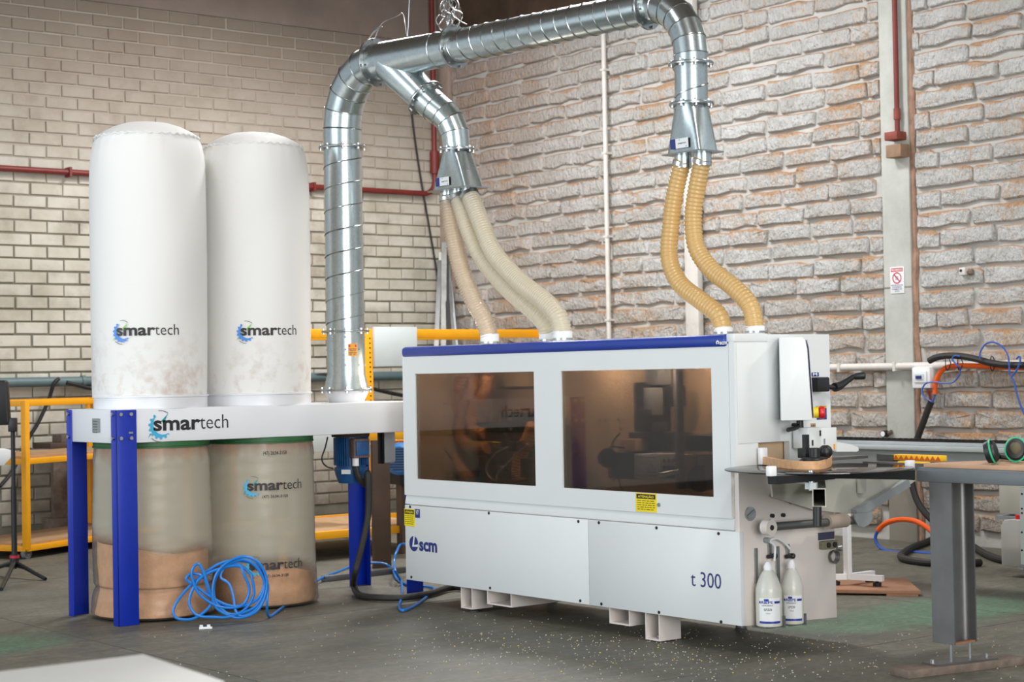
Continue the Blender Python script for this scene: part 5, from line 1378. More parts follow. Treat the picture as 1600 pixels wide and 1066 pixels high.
# coil of wooden edge band lying on the tray, its end running into the machine
pts = [V((ox0 + .03, EY + .08, ZD)), at_z(1199, 727, ZD)] + [at_z(x, y, ZD) for x, y in ((1215, 730.5), (1240, 733.5), (1265, 734.5), (1284, 733.5), (1294, 730))] + [at_z(1297, 726, ZD), at_z(1296, 722, ZD), at_z(1288, 719, ZD), at_z(1276, 718, ZD)]
pts = spline(pts, 6); hB = .040; rs = []
for i, p in enumerate(pts):
    t = (pts[min(i + 1, len(pts) - 1)] - pts[max(i - 1, 0)]); t.z = 0; t.normalize(); n_ = V((-t.y, t.x, 0)) * .010
    rs.append([p - n_ + V((0, 0, .001)), p + n_ + V((0, 0, .001)), p + n_ + V((0, 0, hB)), p - n_ + V((0, 0, hB))])
tag(MB().rings(rs).build('edge_band_coil', M['wood_band']), 'wood coloured edge banding strip curving over the round glass tray', 'edge band')

# spray bottles hung on the end panel
def bottle(x, y0, y1, r_px, label):
    Y = EY - .075
    top, bot_ = at_y(x, y0, Y), at_y(x, y1, Y); r = r_px * px_m(top); H_ = top.z - bot_.z
    c = V((top.x, Y, bot_.z))
    b = thing('spray_bottle', label, 'bottle', c, 'release agent bottles on the machine end')
    prof = [(r * .86, 0), (r * .97, .006), (r, .02), (r, H_ * .52), (r * .93, H_ * .62), (r * .74, H_ * .74), (r * .48, H_ * .84), (r * .30, H_ * .88)]
    MB().lathe(c, (0, 0, 1), [(max(q.x, .005), q.z) for q in spline([V((p[0], 0, p[1])) for p in prof], 3)], 32).build('bottle_body', M['bottle'], b, sharp=1.2)
    MB().lathe(c + V((0, 0, .004)), (0, 0, 1), [(r * .84, 0), (r * .96, .02), (r * .96, H_ * .50)], 28).build('liquid', M['liquid'], b)
    MB().lathe(c, (0, 0, 1), [(r * .33, H_ * .86), (r * .34, H_ * .93), (r * .26, H_ * .97), (r * .14, H_ * 1.0)], 20).build('cap', M['label_white'], b)
    a0 = face_ang(c, 1.5, r); wl_ = r * 1.75
    pw = wrap(c, r + .0015, a0, c.z)
    lb = MB(); n = 14
    for i in range(n):
        u0, u1 = -wl_ / 2 + wl_ * i / n, -wl_ / 2 + wl_ * (i + 1) / n
        lb.add([pw(u0, H_ * .06), pw(u1, H_ * .06), pw(u1, H_ * .46), pw(u0, H_ * .46)], [(0, 1, 2, 3)], 0)
    l = lb.build('bottle_label', M['label_white'], b)
    mb = MB(); pw = wrap(c, r + .003, a0, c.z)
    def strip(u0, v0, u1, v1, m):
        k = 6
        for i in range(k): rect(mb, pw, u0 + (u1 - u0) * i / k, v0, u0 + (u1 - u0) * (i + 1) / k, v1, m)
    strip(-wl_ / 2, H_ * .065, wl_ / 2, H_ * .10, 0); strip(-wl_ / 2, H_ * .375, -wl_ * .42, H_ * .41, 0); strip(wl_ * .2, H_ * .375, wl_ / 2, H_ * .41, 0)
    strip(-wl_ * .26, H_ * .415, -wl_ * .05, H_ * .445, 0)
    write(mb, pw, 'RIEPE', -wl_ * .38, H_ * .372, wl_ * .52, H_ * .042, .02, 0)
    write(mb, pw, 'ANTIADERENTE', -wl_ * .36, H_ * .335, wl_ * .5, H_ * .02, .01, 1)
    write(mb, pw, 'LPZ/II', -wl_ * .26, H_ * .265, wl_ * .34, H_ * .035, .015, 1)
    write(mb, pw, '5 litros', -wl_ * .18, H_ * .215, wl_ * .2, H_ * .02, 0, 1)
    mb.build('label_print', [M['stripe_blue'], M['ink_dim']], l)
    MB().box((c.x + r * .62, Y - r * .9, c.z - .006), (c.x + r * .85, EY - .002, c.z + H_ * .16)).build('holder_clip', M['galv_dark'], b)
    MB().box((c.x - r * .7, Y - r * .4, c.z - .008), (c.x + r * .7, EY - .002, c.z - .001)).build('holder_shelf', M['galv_dark'], b)
bottle(1200, 878, 979, 20.5, 'translucent spray bottle nearest the machine corner, half full, white label')
bottle(1236.5, 875, 975, 17.5, 'translucent spray bottle on the right of its pair, slightly slimmer')

# ---------------------------------------------------------------- steel table on the right
tXa = 6.58; y_end = at_x(1432, 740, tXa).y
zt_, zb_ = at_x(1434, 728, tXa).z, at_x(1434, 752.5, tXa).z
st = thing('steel_table', 'heavy dark steel table on an I beam leg right of the machine', 'table', (tXa + .1, y_end - .4, 0))
MB().box((tXa, 3.6, zb_), (tXa + .10, y_end, zt_ - .018)).build('front_rail', M['table_paint'], st, bevel=.004)
MB().box((tXa + .012, 3.6, zt_ - .018), (tXa + .10, y_end, zt_ - .008)).build('rail_lip', M['table_paint'], st)
MB().box((tXa + .45, 3.6, zb_), (tXa + .55, y_end, zt_ - .018)).build('rear_rail', M['table_paint'], st, bevel=.004)
MB().box((tXa + .10, y_end - .06, zb_ + .01), (tXa + .45, y_end, zt_ - .02)).build('cross_rail', M['table_paint'], st)
# I beam leg: two flanges square to the rail, web between them, open towards the near end
lx = tXa + .004; k_ = at_x(1486, 757, lx)
fy0, fy1 = k_.y, k_.y + .125; wx = .165
zL0 = at_x(1486, 1008, lx).z
lg = MB(); t = .008
lg.box((lx, fy0, zL0), (lx + t, fy1, zb_)).box((lx + wx - t, fy0, zL0), (lx + wx, fy1, zb_))
ym = (fy0 + fy1) / 2
prof_ = [(lx + t, ym - .034)] + [(lx + t + .03 * (1 - math.cos(a)), ym - .004 - .03 * (1 - math.sin(a))) for a in [PI / 2 * i / 6 for i in range(1, 7)]]
prof_ += [(2 * lx + wx - x, y) for x, y in prof_[::-1]] + [(lx + wx - t, ym + .004), (lx + t, ym + .004)]
lg.prism([(x, y, zL0) for x, y in prof_], (0, 0, zb_ - zL0))
lgo = lg.build('leg', M['dark_steel'], st, sharp=.5)
MB().box((lx + t, fy0 + .004, zL0), (lx + wx - t, ym - .035, zL0 + .008)).build('end_plate', pm('rusty_plate', S(150, 106, 74), .8, var=.15, scale=20), lgo)
yc_ = fy0 + .03
for q in (.012, wx - .014): MB().cyl((lx + q, yc_, .040), (lx + q, yc_, zL0), .008, n=10).build('threaded_rod', M['steel'], lgo)
wA, wB = at_z(1400, 1047, .038), at_z(1588, 1025, .038)
dv = (wB - wA).normalized(); pc0 = V((lx + wx / 2, yc_, 0))
off_ = (pc0 - wA); off_.z = 0
bp = MB().bar(pc0 - dv * .19 + V((0, 0, .043)), pc0 + dv * .18 + V((0, 0, .043)), .10, .008).build('base_plate', M['dark_steel'], lgo)
for s_ in (-.17, .15): MB().cyl(pc0 + dv * s_ + V((0, 0, .046)), pc0 + dv * s_ + V((0, 0, .062)), .010, n=6).build('bolt', M['steel'], bp)
tag(MB().bar(pc0 - dv * .36 + V((0, 0, .019)), pc0 + dv * .33 + V((0, 0, .019)), .13, .038).build('wood_plank', M['old_wood'], bevel=.004), 'short weathered wooden plank under the steel table foot', 'plank')
mdf = MB().prism([(tXa + .015, y_end - .03, zt_ - .007), (tXa + .015, 3.6, zt_ - .007), (tXa + .66, 3.6, zt_ - .007), (tXa + .66, y_end - .25, zt_ - .007)], (0, 0, .020))
tag(mdf.build('mdf_board', M['mdf'], bevel=.0015), 'tan board lying flat on the dark steel table', 'board')
# earmuffs
e0 = at_z(1572, 716, zt_ + .014)
em = thing('earmuffs', 'black earmuffs with bright green rims lying on the tan board', 'earmuffs', e0)
c1, c2 = at_z(1549, 706, zt_ + .072), at_z(1584, 702, zt_ + .078)
zem = zt_ + .014
def cup(c, d, rx, nm):
    d, u, w = frame(d); rs = []; prof = [(.6, -.5), (.92, -.42), (1.0, -.1), (1.0, .15), (.85, .40), (.4, .5)]
    rs = [[c + d * h * .055 + u * math.cos(2 * PI * k / 24) * rx * r * .8 + w * math.sin(2 * PI * k / 24) * rx * r for k in range(24)] for r, h in prof]
    o = MB().rings(rs).build(nm, M['black'], em)
    MB().tube([c + d * .006 + u * math.cos(2 * PI * k / 28) * rx * .83 + w * math.sin(2 * PI * k / 28) * rx * 1.03 for k in range(28)], .0045, 6, loop=True).build('green_rim', M['green_bright'], o)
    return o
cup(V((c1.x, c1.y, zem + .058)), (.35, -.9, .25), .052, 'ear_cup')
k_ = cup(V((c2.x, c2.y - .01, zem + .060)), (-.75, -.5, .35), .055, 'ear_cup')
MB().ball(V((c2.x, c2.y - .01, zem + .060)) + V((-.75, -.5, .35)).normalized() * .022, .026, 12, sc=(1, 1, 1.2)).build('cup_lining', pm('olive_foam', S(96, 92, 70), .9), k_)
hp = [V((c1.x - .02, c1.y, zem + .03)), at_z(1560, 713, zem + .018), at_z(1585, 716, zem + .018), at_z(1615, 715, zem + .02), V((c2.x + .03, c2.y - .16, zem + .04)), V((c2.x + .02, c2.y - .05, zem + .07))]
MB().tube(spline(hp, 6), .014, 8).build('headband', M['rubber'], em)

# chain guard tape and rails between the machine and the table
gr = thing('tape_rail', 'low dark rail wrapped in yellow tape with orange triangles beside the table', 'rail', (7.1, 5.8, zt_))
RXp = 7.12
a, b = at_x(1396, 715, RXp), at_x(1470, 716, RXp); zr_ = a.z
r1 = MB().box((RXp, b.y, zr_ - .014), (RXp + .05, a.y, zr_ + .016)).build('taped_rail', M['tape_yellow'], gr, bevel=.004)
r1['label'] = 'yellow taped length of the rail'
mb = MB(); plq = plane_of((RXp, a.y, zr_ - .014), (0, -1, 0), (0, 0, 1), (-.0012, 0, 0)); Lr = a.y - b.y
for i in range(9):
    u = Lr * (i + .5) / 9; mb.add([plq(u - .018, .004), plq(u + .018, .004), plq(u, .027)], [(0, 1, 2)])
mb.build('triangle_marks', pm('orange_red_print', S(206, 92, 22), .5), r1)
a2, b2 = at_x(1402, 724, RXp - .1), at_x(1446, 724, RXp - .1)
MB().box((RXp - .1, b2.y, a2.z - .012), (RXp - .06, a2.y, a2.z + .010)).build('taped_rail', M['tape_yellow'], gr, bevel=.003)
MB().box((RXp, a.y + .002, zr_ - .018), (RXp + .05, EY - .13, zr_ + .014)).build('dark_rail', M['dark_steel'], gr)
MB().box((RXp - .11, 5.0, zr_ - .052), (RXp + .06, EY - .13, zr_ - .019)).build('rail_bed', M['dark_steel'], gr)

# long aluminium saw beam behind
SX = 8.8
z1_, z2_ = at_x(1300, 684, SX).z, at_x(1300, 717, SX).z
sb = thing('saw_beam', 'long pale aluminium beam with a dark toothed strip behind the machine', 'beam', (SX + .1, 6.9, 0))
MB().box((SX, 5.2, z2_ + .10), (SX + .25, 8.6, z1_ - .012)).build('beam_body', M['alu'], sb, bevel=.004)
MB().box((SX - .03, 5.2, z2_ + .07), (SX + .02, 8.6, z2_ + .10)).build('beam_lip', M['alu'], sb, bevel=.003)
MB().box((SX + .02, 5.2, z2_ - .04), (SX + .2, 8.6, z2_ + .072)).build('beam_skirt', M['grey'], sb)
MB().box((SX - .002, 5.2, z1_ - .012), (SX + .06, 8.6, z1_ - .004)).build('dark_strip', M['black'], sb)
mb = MB()
y = 5.2
while y < 8.55: mb.box((SX - .002, y, z1_ - .004), (SX + .03, y + .022, z1_ + .006)); y += .045
mb.build('strip_teeth', M['black'], sb, kind='stuff')
for y in (5.35, 8.3): MB().box((SX + .06, y - .05, 0), (SX + .16, y + .05, z2_ - .04)).build('beam_post', M['grey'], sb)

# white stand on levelling feet, boards on the floor
s0 = at_z(1325, 905, .07)
ws = thing('white_stand', 'thin white steel stand with spreading feet behind the machine end', 'stand', (s0.x, s0.y, 0))
zTop = at_y(1323, 812, s0.y).z
MB().box((s0.x - .02, s0.y - .02, .07), (s0.x + .02, s0.y + .02, zTop + .1)).build('upright', M['label_white'], ws, bevel=.003)
for ex_, ey_ in ((1380, 904), (1364, 896), (1296, 902)):
    e = at_z(ex_, ey_, .085)
    f_ = MB().bar(V((s0.x, s0.y, .085)), e, .035, .035).build('foot_bar', M['label_white'], ws)
    e2 = e + (V((s0.x, s0.y, .085)) - e).normalized() * .04
    MB().lathe((e2.x, e2.y, .035), (0, 0, 1), [(.026, .0), (.028, .022), (.010, .024), (.010, .050)], 12).build('levelling_pad', M['black'], f_)
pb1, pb2, pb3 = at_z(1439, 927, .02), at_z(1416, 907, .02), at_z(1302, 925, .02)
ub = thing('floor_board', 'reddish brown board lying on the floor under the white stand', 'board', (8.5, 7.4, 0))
q1, q2, q3 = V((pb1.x, pb1.y, 0)), V((pb2.x, pb2.y, 0)), V((pb3.x, pb3.y, 0))
q3 = q1 + (q3 - q1) * 1.5; q4 = q3 + (q2 - q1)
MB().prism([q + V((0, 0, .012)) for q in (q1, q2, q4, q3)], (0, 0, .022)).build('board_panel', M['mdf_edge'], ub, bevel=.002)
for f0, f1 in ((.02, .26), (.75, .95)):
    d = q3 - q1; n_ = (q2 - q1)
    MB().prism([q1 + d * f0, q1 + d * f1, q1 + d * f1 + n_ * .95, q1 + d * f0 + n_ * .95], (0, 0, .0115)).build('batten', M['mdf_edge'], ub)
cp = at_z(1316, 857, .01)
tag(MB().prism([at_z(1305, 860, .002), at_z(1314, 859, .002), at_z(1316, 854, .03), at_z(1306, 856, .03)], (.02, .02, .004)).build('plastic_scrap', M['label_white']), 'white scrap of bent plastic on the floor by the back wall', 'scrap')

# floor hoses near the pillar
oc = [at_z(1510, 850, .25), at_z(1495, 835, .28), at_z(1470, 822, .30), at_z(1440, 813, .27), at_z(1410, 811, .24), at_z(1385, 818, .18), at_z(1371, 830, .12)]
hs_X = at_z(1400, 862, 0).x + .02
def hx(x, y): return at_x(x, y, hs_X)
oc = [hx(1470, 840), hx(1458, 832), hx(1445, 822), hx(1430, 814.5), hx(1412, 812), hx(1395, 814), hx(1381, 820), hx(1372, 829)]
tag(MB().tube(spline(oc), .020, 10).build('orange_conduit', M['orange']), 'orange hose arching above the floor near the pillar base', 'hose')
oc = [hx(1371.5, 830.5), hx(1368, 838), hx(1369, 847), hx(1377, 857), hx(1392, 862), hx(1412, 863.5), hx(1435, 863.5), hx(1458, 866), hx(1480, 870)]
tag(MB().tube(spline(oc), .013, 8).build('blue_hose', M['wire_blue']), 'short blue hose continuing from the orange one near the pillar base', 'hose')
oc = [at_z(x, y, .027) for x, y in ((1470, 838), (1445, 848), (1425, 856), (1408, 867), (1412, 873), (1430, 877), (1460, 880), (1500, 881), (1532, 879))]
tag(MB().tube(spline(oc), .026, 10).build('black_hose', M['rubber']), 'thick black hose looped on the floor behind the steel leg', 'hose')
oc = [at_z(x, y, .027) for x, y in ((1480, 858), (1500, 851), (1518, 853), (1540, 866), (1566, 875), (1600, 877))]
tag(MB().tube(spline(oc), .026, 10).build('black_hose', M['rubber']), 'black hose along the wall foot running to the jerrycans', 'hose')

# jerrycans and the white cabinet at the right edge
jX = 9.8
def jerry(x0, x1, y0, y1, X, label, fill, liquid, cap):
    a, b = at_x(x0, y0, X), at_x(x1, y1, X); w_, h_ = a.y - b.y, a.z - b.z
    o = V((X, (a.y + b.y) / 2, b.z))
    j = thing('jerrycan', label, 'jerrycan', o)
    pr = [(-.5, 0.02), (-.46, 0), (.46, 0), (.5, .02), (.5, .80), (.40, .92), (.22, .94), (-.22, .94), (-.40, .92), (-.5, .80)]
    MB().prism([o + V((0, u * w_, v * h_)) for u, v in pr], (.18, 0, 0)).build('can_body', M['can'], j, bevel=.022, seg=3)
    MB().prism([o + V((.012, u * w_ * .93, v * h_ + .01)) for u, v in ((-.5, 0), (.5, 0), (.5, fill), (-.5, fill))], (.15, 0, 0)).build('liquid', liquid, j, bevel=.015)
    MB().cyl(o + V((.06, w_ * .06, h_ * .94)), o + V((.06, w_ * .06, h_ * 1.02)), .035, n=16).build('can_cap', cap, j)
    return j
jerry(1563, 1618, 806, 889, jX, 'milky jerrycan with red cap standing on the floor by the white cabinet', .32, pm('murky_liquid', S(150, 140, 140), .4), M['red_button'])
j2b = at_x(1580, 806, jX + .22)
sh_y0 = at_x(1556, 700, jX + .2).y
jk = thing('jerrycan_shelf', 'small grey wall shelf half hidden behind the steel table', 'shelf', (jX + .3, sh_y0 - .3, .4))
zsh = at_x(1580, 806, jX + .2).z
MB().box((jX + .20, sh_y0 - .7, zsh - .03), (jX + .48, sh_y0 + .02, zsh - .004)).build('shelf_board', M['grey'], jk)
MB().box((jX + .42, sh_y0 - .68, 0), (jX + .46, sh_y0 - .64, zsh - .03)).build('shelf_post', M['grey'], jk)
MB().box((jX + .42, sh_y0 - .04, 0), (jX + .46, sh_y0 - .0, zsh - .03)).build('shelf_post', M['grey'], jk)
jerry(1560, 1612, 735, 806, jX + .22, 'pale yellow green jerrycan on the small shelf above the red capped one', .75, M['liquid'], M['label_white'])
kX = 8.9
a, b = at_x(1592, 762, kX), at_x(1660, 888, kX)
kb = thing('white_cabinet', 'white drilled steel cabinet at the edge beside the jerrycans', 'cabinet', (kX + .2, b.y, 0))
MB().box((kX, b.y, b.z), (kX + .4, a.y, a.z)).build('cabinet_body', M['light_grey'], kb, bevel=.004)
mb = MB()
for y in (772, 795, 802, 832, 860): p = at_x(1597, y, kX); mb.cyl(p, p - V((.003, 0, 0)), .006, n=8)
mb.build('drilled_holes', M['black'], kb, kind='stuff')
p = at_x(1597, 895, kX)
for q in (0, -.25): MB().lathe((kX + .05, p.y + q - .02, 0), (0, 0, 1), [(.03, 0), (.03, .03), (.012, .035), (.012, b.z + .002)], 12).build('cabinet_foot', M['black'], kb)

# ---------------------------------------------------------------- left side: cart, tripod light, crate
C0 = at_z(42, 874, 0); C0 = V((C0.x, C0.y, 0))
c1_ = at_z(150, 857, 0); ux = V((c1_.x - C0.x, c1_.y - C0.y, 0)).normalized(); uy = V((-ux.y, ux.x, 0))
dC = depth(C0)
ztop = (EYE - (626 - 598) * dC / F_PX)
CL, CW = 1.80, .75
ct = thing('yellow_cart', 'yellow tubular shelf cart on castors by the left brick wall', 'cart', C0)
def cp_(u, v, z): return C0 + ux * u + uy * v + V((0, 0, z))
zS = [EYE - (853 - 598) * dC / F_PX, EYE - (717 - 598) * dC / F_PX, ztop]
for u in (0, CL):
    for v in (0, CW):
        MB().bar(cp_(u, v, zS[0] - .03), cp_(u, v, ztop), .05, .05, up=ux).build('upright', M['yellow'], ct, bevel=.004)
        w0 = cp_(u + (.03 if u == 0 else -.03), v + (.03 if v == 0 else -.03), .046)
        ca_ = MB().cyl(w0 - uy * .018, w0 + uy * .018, .046, n=20).build('castor', pm('grey_castor', S(120, 122, 122), .6), ct)
        MB().cyl(w0 - uy * .022, w0 + uy * .022, .022, n=12).build('castor_hub', M['steel'], ca_)
        for s_ in (-.024, .024): MB().obox(w0 + uy * s_ + V((0, 0, .035)), ux * .022, uy * .003, V((0, 0, .045))).build('castor_fork', M['dark_steel'], ca_)
for z in zS:
    for a, b in (((0, 0), (CL, 0)), ((0, CW), (CL, CW)), ((0, 0), (0, CW)), ((CL, 0), (CL, CW))):
        MB().bar(cp_(*a, z - .022), cp_(*b, z - .022), .045, .045).build('rail', M['yellow'], ct, bevel=.003)
for z in zS[:2]:
    MB().obox(cp_(CL / 2, CW / 2, z + .010), ux * (CL / 2 - .02), uy * (CW / 2 - .02), V((0, 0, .009))).build('shelf_board', M['shelf_wood'], ct)
# wooden crate against the wall behind the cart
k1_, k2_ = at_y(80, 690, YW - .45), at_y(118, 830, YW - .45)
wk = thing('wooden_trestle', 'weathered wooden trestle against the wall behind the yellow cart', 'trestle', ((k1_.x + k2_.x) / 2, YW - .3, 0))
zk = at_y(95, 692, YW - .45).z
MB().box((k1_.x - .03, YW - .5, zk - .05), (k2_.x + .35, YW - .1, zk)).build('trestle_top', M['dark_brown'], wk, bevel=.004)
MB().box((k1_.x + .03, YW - .42, .18), (k2_.x - .06, YW - .36, zk - .05)).build('trestle_leg', M['old_wood'], wk, bevel=.003)
MB().box((k2_.x + .18, YW - .42, .0), (k2_.x + .30, YW - .36, zk - .05)).build('trestle_leg', M['old_wood'], wk, bevel=.003)
MB().box((k1_.x - .02, YW - .48, .0), (k2_.x + .02, YW - .26, .18)).build('trestle_block', M['old_wood'], wk, bevel=.004)
a, b = at_y(97, 673, YW - .42), at_y(112, 684, YW - .42)
MB().box((a.x, YW - .40, zk), (b.x + .1, YW - .2, zk + .07)).build('trestle_offcut', M['old_wood'], wk, bevel=.003)
# tripod light
T0 = at_z(23, 902, 0); T0 = V((T0.x, T0.y, 0)); tp_ = px_m(T0)
tl = thing('tripod_light', 'black tripod light stand with a flat black softbox at the left edge', 'light stand', T0)
dT = depth(T0); zpx = lambda y: EYE - (y - 598.6) * dT / F_PX
MB().cyl(T0 + V((0, 0, .06)), T0 + V((0, 0, zpx(668))), 3.4 * tp_, n=12).build('pole', M['black'], tl)
MB().cyl(T0 + V((0, 0, zpx(872))), T0 + V((0, 0, zpx(760))), 4.4 * tp_, n=12).build('lower_tube', M['black'], tl)
cl_ = MB().cyl(T0 + V((0, 0, zpx(882))), T0 + V((0, 0, zpx(867))), 7 * tp_, n=14).build('leg_collar', M['black'], tl)
MB().cyl(T0 + V((0, 0, zpx(872))), T0 + V((0, 0, zpx(868))), 7.6 * tp_, n=14).build('red_ring', M['label_red'], cl_)
for x, y in ((71, 905), (2, 921), (-22, 893)):
    e = at_z(x, y, .012)
    MB().cyl(T0 + V((0, 0, zpx(878))), e, 3.6 * tp_, 3.0 * tp_, n=10).build('leg', M['black'], tl)
    m_ = (T0 + V((0, 0, zpx(878)))).lerp(e, .48)
    MB().cyl(T0 + V((0, 0, .08)), m_, 1.6 * tp_, n=8).build('brace', M['black'], tl)
zA_, zB_ = zpx(594), zpx(664)
rt = w_of(V((1, 0, 0))); rt.z = 0; rt.normalize(); fw_ = V((-rt.y, rt.x, 0))
pc = T0 - rt * (14 * tp_)
MB().prism([T0 + rt * (u * tp_) - fw_ * .04 + V((0, 0, z)) for u, z in ((-60, zA_), (-8.5, zA_ + .0), (-6.5, zA_ - .02), (-3.5, zB_ + .03), (-5, zB_), (-56, zB_))], fw_ * .07).build('softbox', M['black'], tl, bevel=.012)
MB().obox(T0 + V((0, 0, zpx(664))), rt * 6 * tp_, fw_ * .03, V((0, 0, .05))).build('tilt_bracket', M['black'], tl, bevel=.006)
r0 = at_y(0, 714, T0.y + .9)
rf = thing('white_reflector', 'bright white panel at the left edge behind the tripod', 'panel', (r0.x - .2, T0.y + .9, 0))
MB().prism([at_y(x, y, T0.y + .9) for x, y in ((-60, 700), (7, 701), (26, 705), (17, 716), (6, 728), (-60, 728))], (0, .03, 0)).build('reflector_cloth', M['softbox_white'], rf, bevel=.006)
MB().cyl((r0.x - .18, T0.y + .93, 0), (r0.x - .18, T0.y + .93, at_y(0, 728, T0.y + .9).z + .02), .015).build('reflector_post', M['black'], rf)

# ---------------------------------------------------------------- yellow racking behind the collector
RY = 13.0
zR1, zR0 = at_y(660, 514.5, RY).z, at_y(660, 528, RY).z
xa, xb = at_y(484, 520, RY).x, at_y(852, 520, RY).x
rk = thing('yellow_rack', 'tall yellow storage rack with drilled upright behind the duct', 'rack', ((xa + xb) / 2, RY, 0))
xs_ = at_y(577, 560, RY)
MB().box((xa - .8, RY, zR0), (xb, RY + .05, zR1)).build('front_beam', M['yellow'], rk, bevel=.003)
MB().box((xa - .8, RY + .75, zR0), (xb, RY + .80, zR1)).build('rear_beam', M['yellow'], rk, bevel=.003)
for x in (xa - .8, xs_.x, xb - .04):
    for y in ((RY - .03,) if x == xs_.x else (RY - .03, RY + .77)):
        a0_ = x - .06 if x == xs_.x else x
        u_r = MB().box((a0_ - .02, y - .03, 0), (a0_ + .06, y + .03, zR1 + .0)).build('upright', M['yellow'], rk, bevel=.003)
        if x == xs_.x and y < RY:
            mb = MB(); z = .3
            while z < zR1 - .06: mb.box((a0_ + .022, y - .0312, z), (a0_ + .036, y - .030, z + .014)); z += .042
            mb.build('upright_holes', M['black'], u_r, kind='stuff')
for y in (RY, RY + .75): MB().box((xa - .75, y, .05), (xb, y + .05, .11)).build('low_beam', M['yellow'], rk)
a, b = at_y(583, 511, RY - .08), at_y(650.5, 572, RY - .08)
tag(MB().box((a.x, RY - .10, b.z), (b.x, RY - .065, a.z)).build('hanging_board', M['light_grey'], bevel=.003), 'blank pale grey board hung on the yellow rack behind the machine corner', 'board')
# near yellow bench with rope and blue motor, seen between collector and machine
NY = 11.5
nb = thing('yellow_bench', 'low yellow framed bench with a plywood shelf between collector and machine', 'bench', (7.6, NY + .3, 0))
z1n, z0n = at_y(600, 675, NY).z, at_y(600, 688, NY).z
x0n, x1n = at_y(574, 680, NY).x, at_y(700, 680, NY).x
MB().box((x0n, NY, z0n), (x1n, NY + .05, z1n)).build('top_rail', M['yellow'], nb, bevel=.003)
zs0, zs1 = at_y(520, 842, NY).z, at_y(520, 830, NY).z
xl = at_y(440, 840, NY).x
MB().box((xl, NY, zs0), (x1n, NY + .05, zs1)).build('shelf_rail', M['yellow'], nb, bevel=.003)
MB().box((xl, NY + .05, zs1 - .03), (x1n, NY + 1.3, zs1 - .01)).build('shelf_board', M['shelf_wood'], nb)
MB().box((xl, NY + 1.3, zs0), (x1n, NY + 1.35, zs1)).build('rear_rail', M['yellow'], nb)
for x in (xl, x1n - .05):
    for y in (NY + .002, NY + 1.298): MB().box((x, y, 0), (x + .05, y + .05, z1n if x > 7.6 else zs1)).build('leg', M['yellow'], nb)
p = [at_y(590 + 3.5 * i, 692, NY + .06) for i in range(16)]
rp_ = MB()
for k in range(2): rp_.tube([at_y(586 + 1.0 * i, 692, NY + .08) + V((0, .010 * math.cos(i * .8 + k * PI), .014 * math.sin(i * .8 + k * PI))) for i in range(64)], .012, 7)
tag(rp_.build('yellow_rope', M['label_orange']), 'twisted yellow rope along the bench rail beside the machine', 'rope')
a, b = at_y(593, 695, NY + .14), at_y(700, 760, NY + .14)
MB().box((a.x, NY + .10, at_y(600, 712, NY).z), (b.x, NY + .35, at_y(600, 696, NY).z)).build('bench_top', M['light_grey'], nb)
m0 = at_y(623, 718, NY - .12)
bm_ = thing('blue_motor', 'second blue motor with grilled cover peeking out beside the machine', 'motor', m0)
axm = V((.72, .69, 0)).normalized()
fc_ = MB().lathe(m0, axm, [(.02, -.0), (.10, 0.0), (.125, .02), (.13, .08), (.12, .24), (.10, .30)], 28).build('motor_body', pm('bright_motor_blue', S(38, 110, 176), .45, var=.06), bm_)
gm = MB(); d_, u__, w__ = frame(axm)
for i in range(-4, 5):
    hwid = math.sqrt(max(.095 ** 2 - (i * .02) ** 2, 1e-4)); gm.obox(m0 - axm * .002 + V((0, 0, i * .02)), V((-axm.y, axm.x, 0)) * hwid, axm * .003, V((0, 0, .005)))
gm.build('cover_slots', M['ink'], fc_, kind='stuff')
MB().box((m0.x + .02, m0.y + .02, m0.z - .20), (m0.x + .22, m0.y + .22, m0.z - .10)).build('motor_foot', M['black'], bm_)
MB().box((m0.x + .08, m0.y + .08, 0), (m0.x + .16, m0.y + .16, m0.z - .19)).build('motor_post', M['dark_brown'], bm_)
# dark brown panel standing behind the collector's right legs
pn = at_z(595, 888, 0)
a, b = at_y(582, 690, pn.y), at_y(612, 888, pn.y)
tag(MB().box((a.x, pn.y, 0), (b.x, pn.y + .03, at_y(590, 688, pn.y).z)).build('brown_panel', M['dark_brown'], bevel=.002), 'dark brown board standing upright behind the blue motor cable', 'board')
a, b = at_y(486, 684, NY + .5), at_y(519, 706, NY + .5)
gp_ = thing('grey_trough', 'pale grey trough showing under the beam left of the motor', 'trough', (a.x, NY + .55, 0))
MB().box((a.x - .5, NY + .5, b.z), (b.x + .2, NY + .8, a.z + .05)).build('trough_body', M['light_grey'], gp_, bevel=.004)
for x in (a.x - .4, a.x - .12): MB().box((x, NY + .6, 0), (x + .05, NY + .65, b.z)).build('trough_leg', M['light_grey'], gp_)
a = at_z(505, 905, .02); b = at_z(632, 890, .02)
tag(MB().bar(V((a.x, a.y, .02)), V((b.x, b.y, .02)), .05, .04).build('steel_bar', M['dark_steel'], bevel=.003), 'dark flat bar lying on the floor behind the collector legs', 'bar')
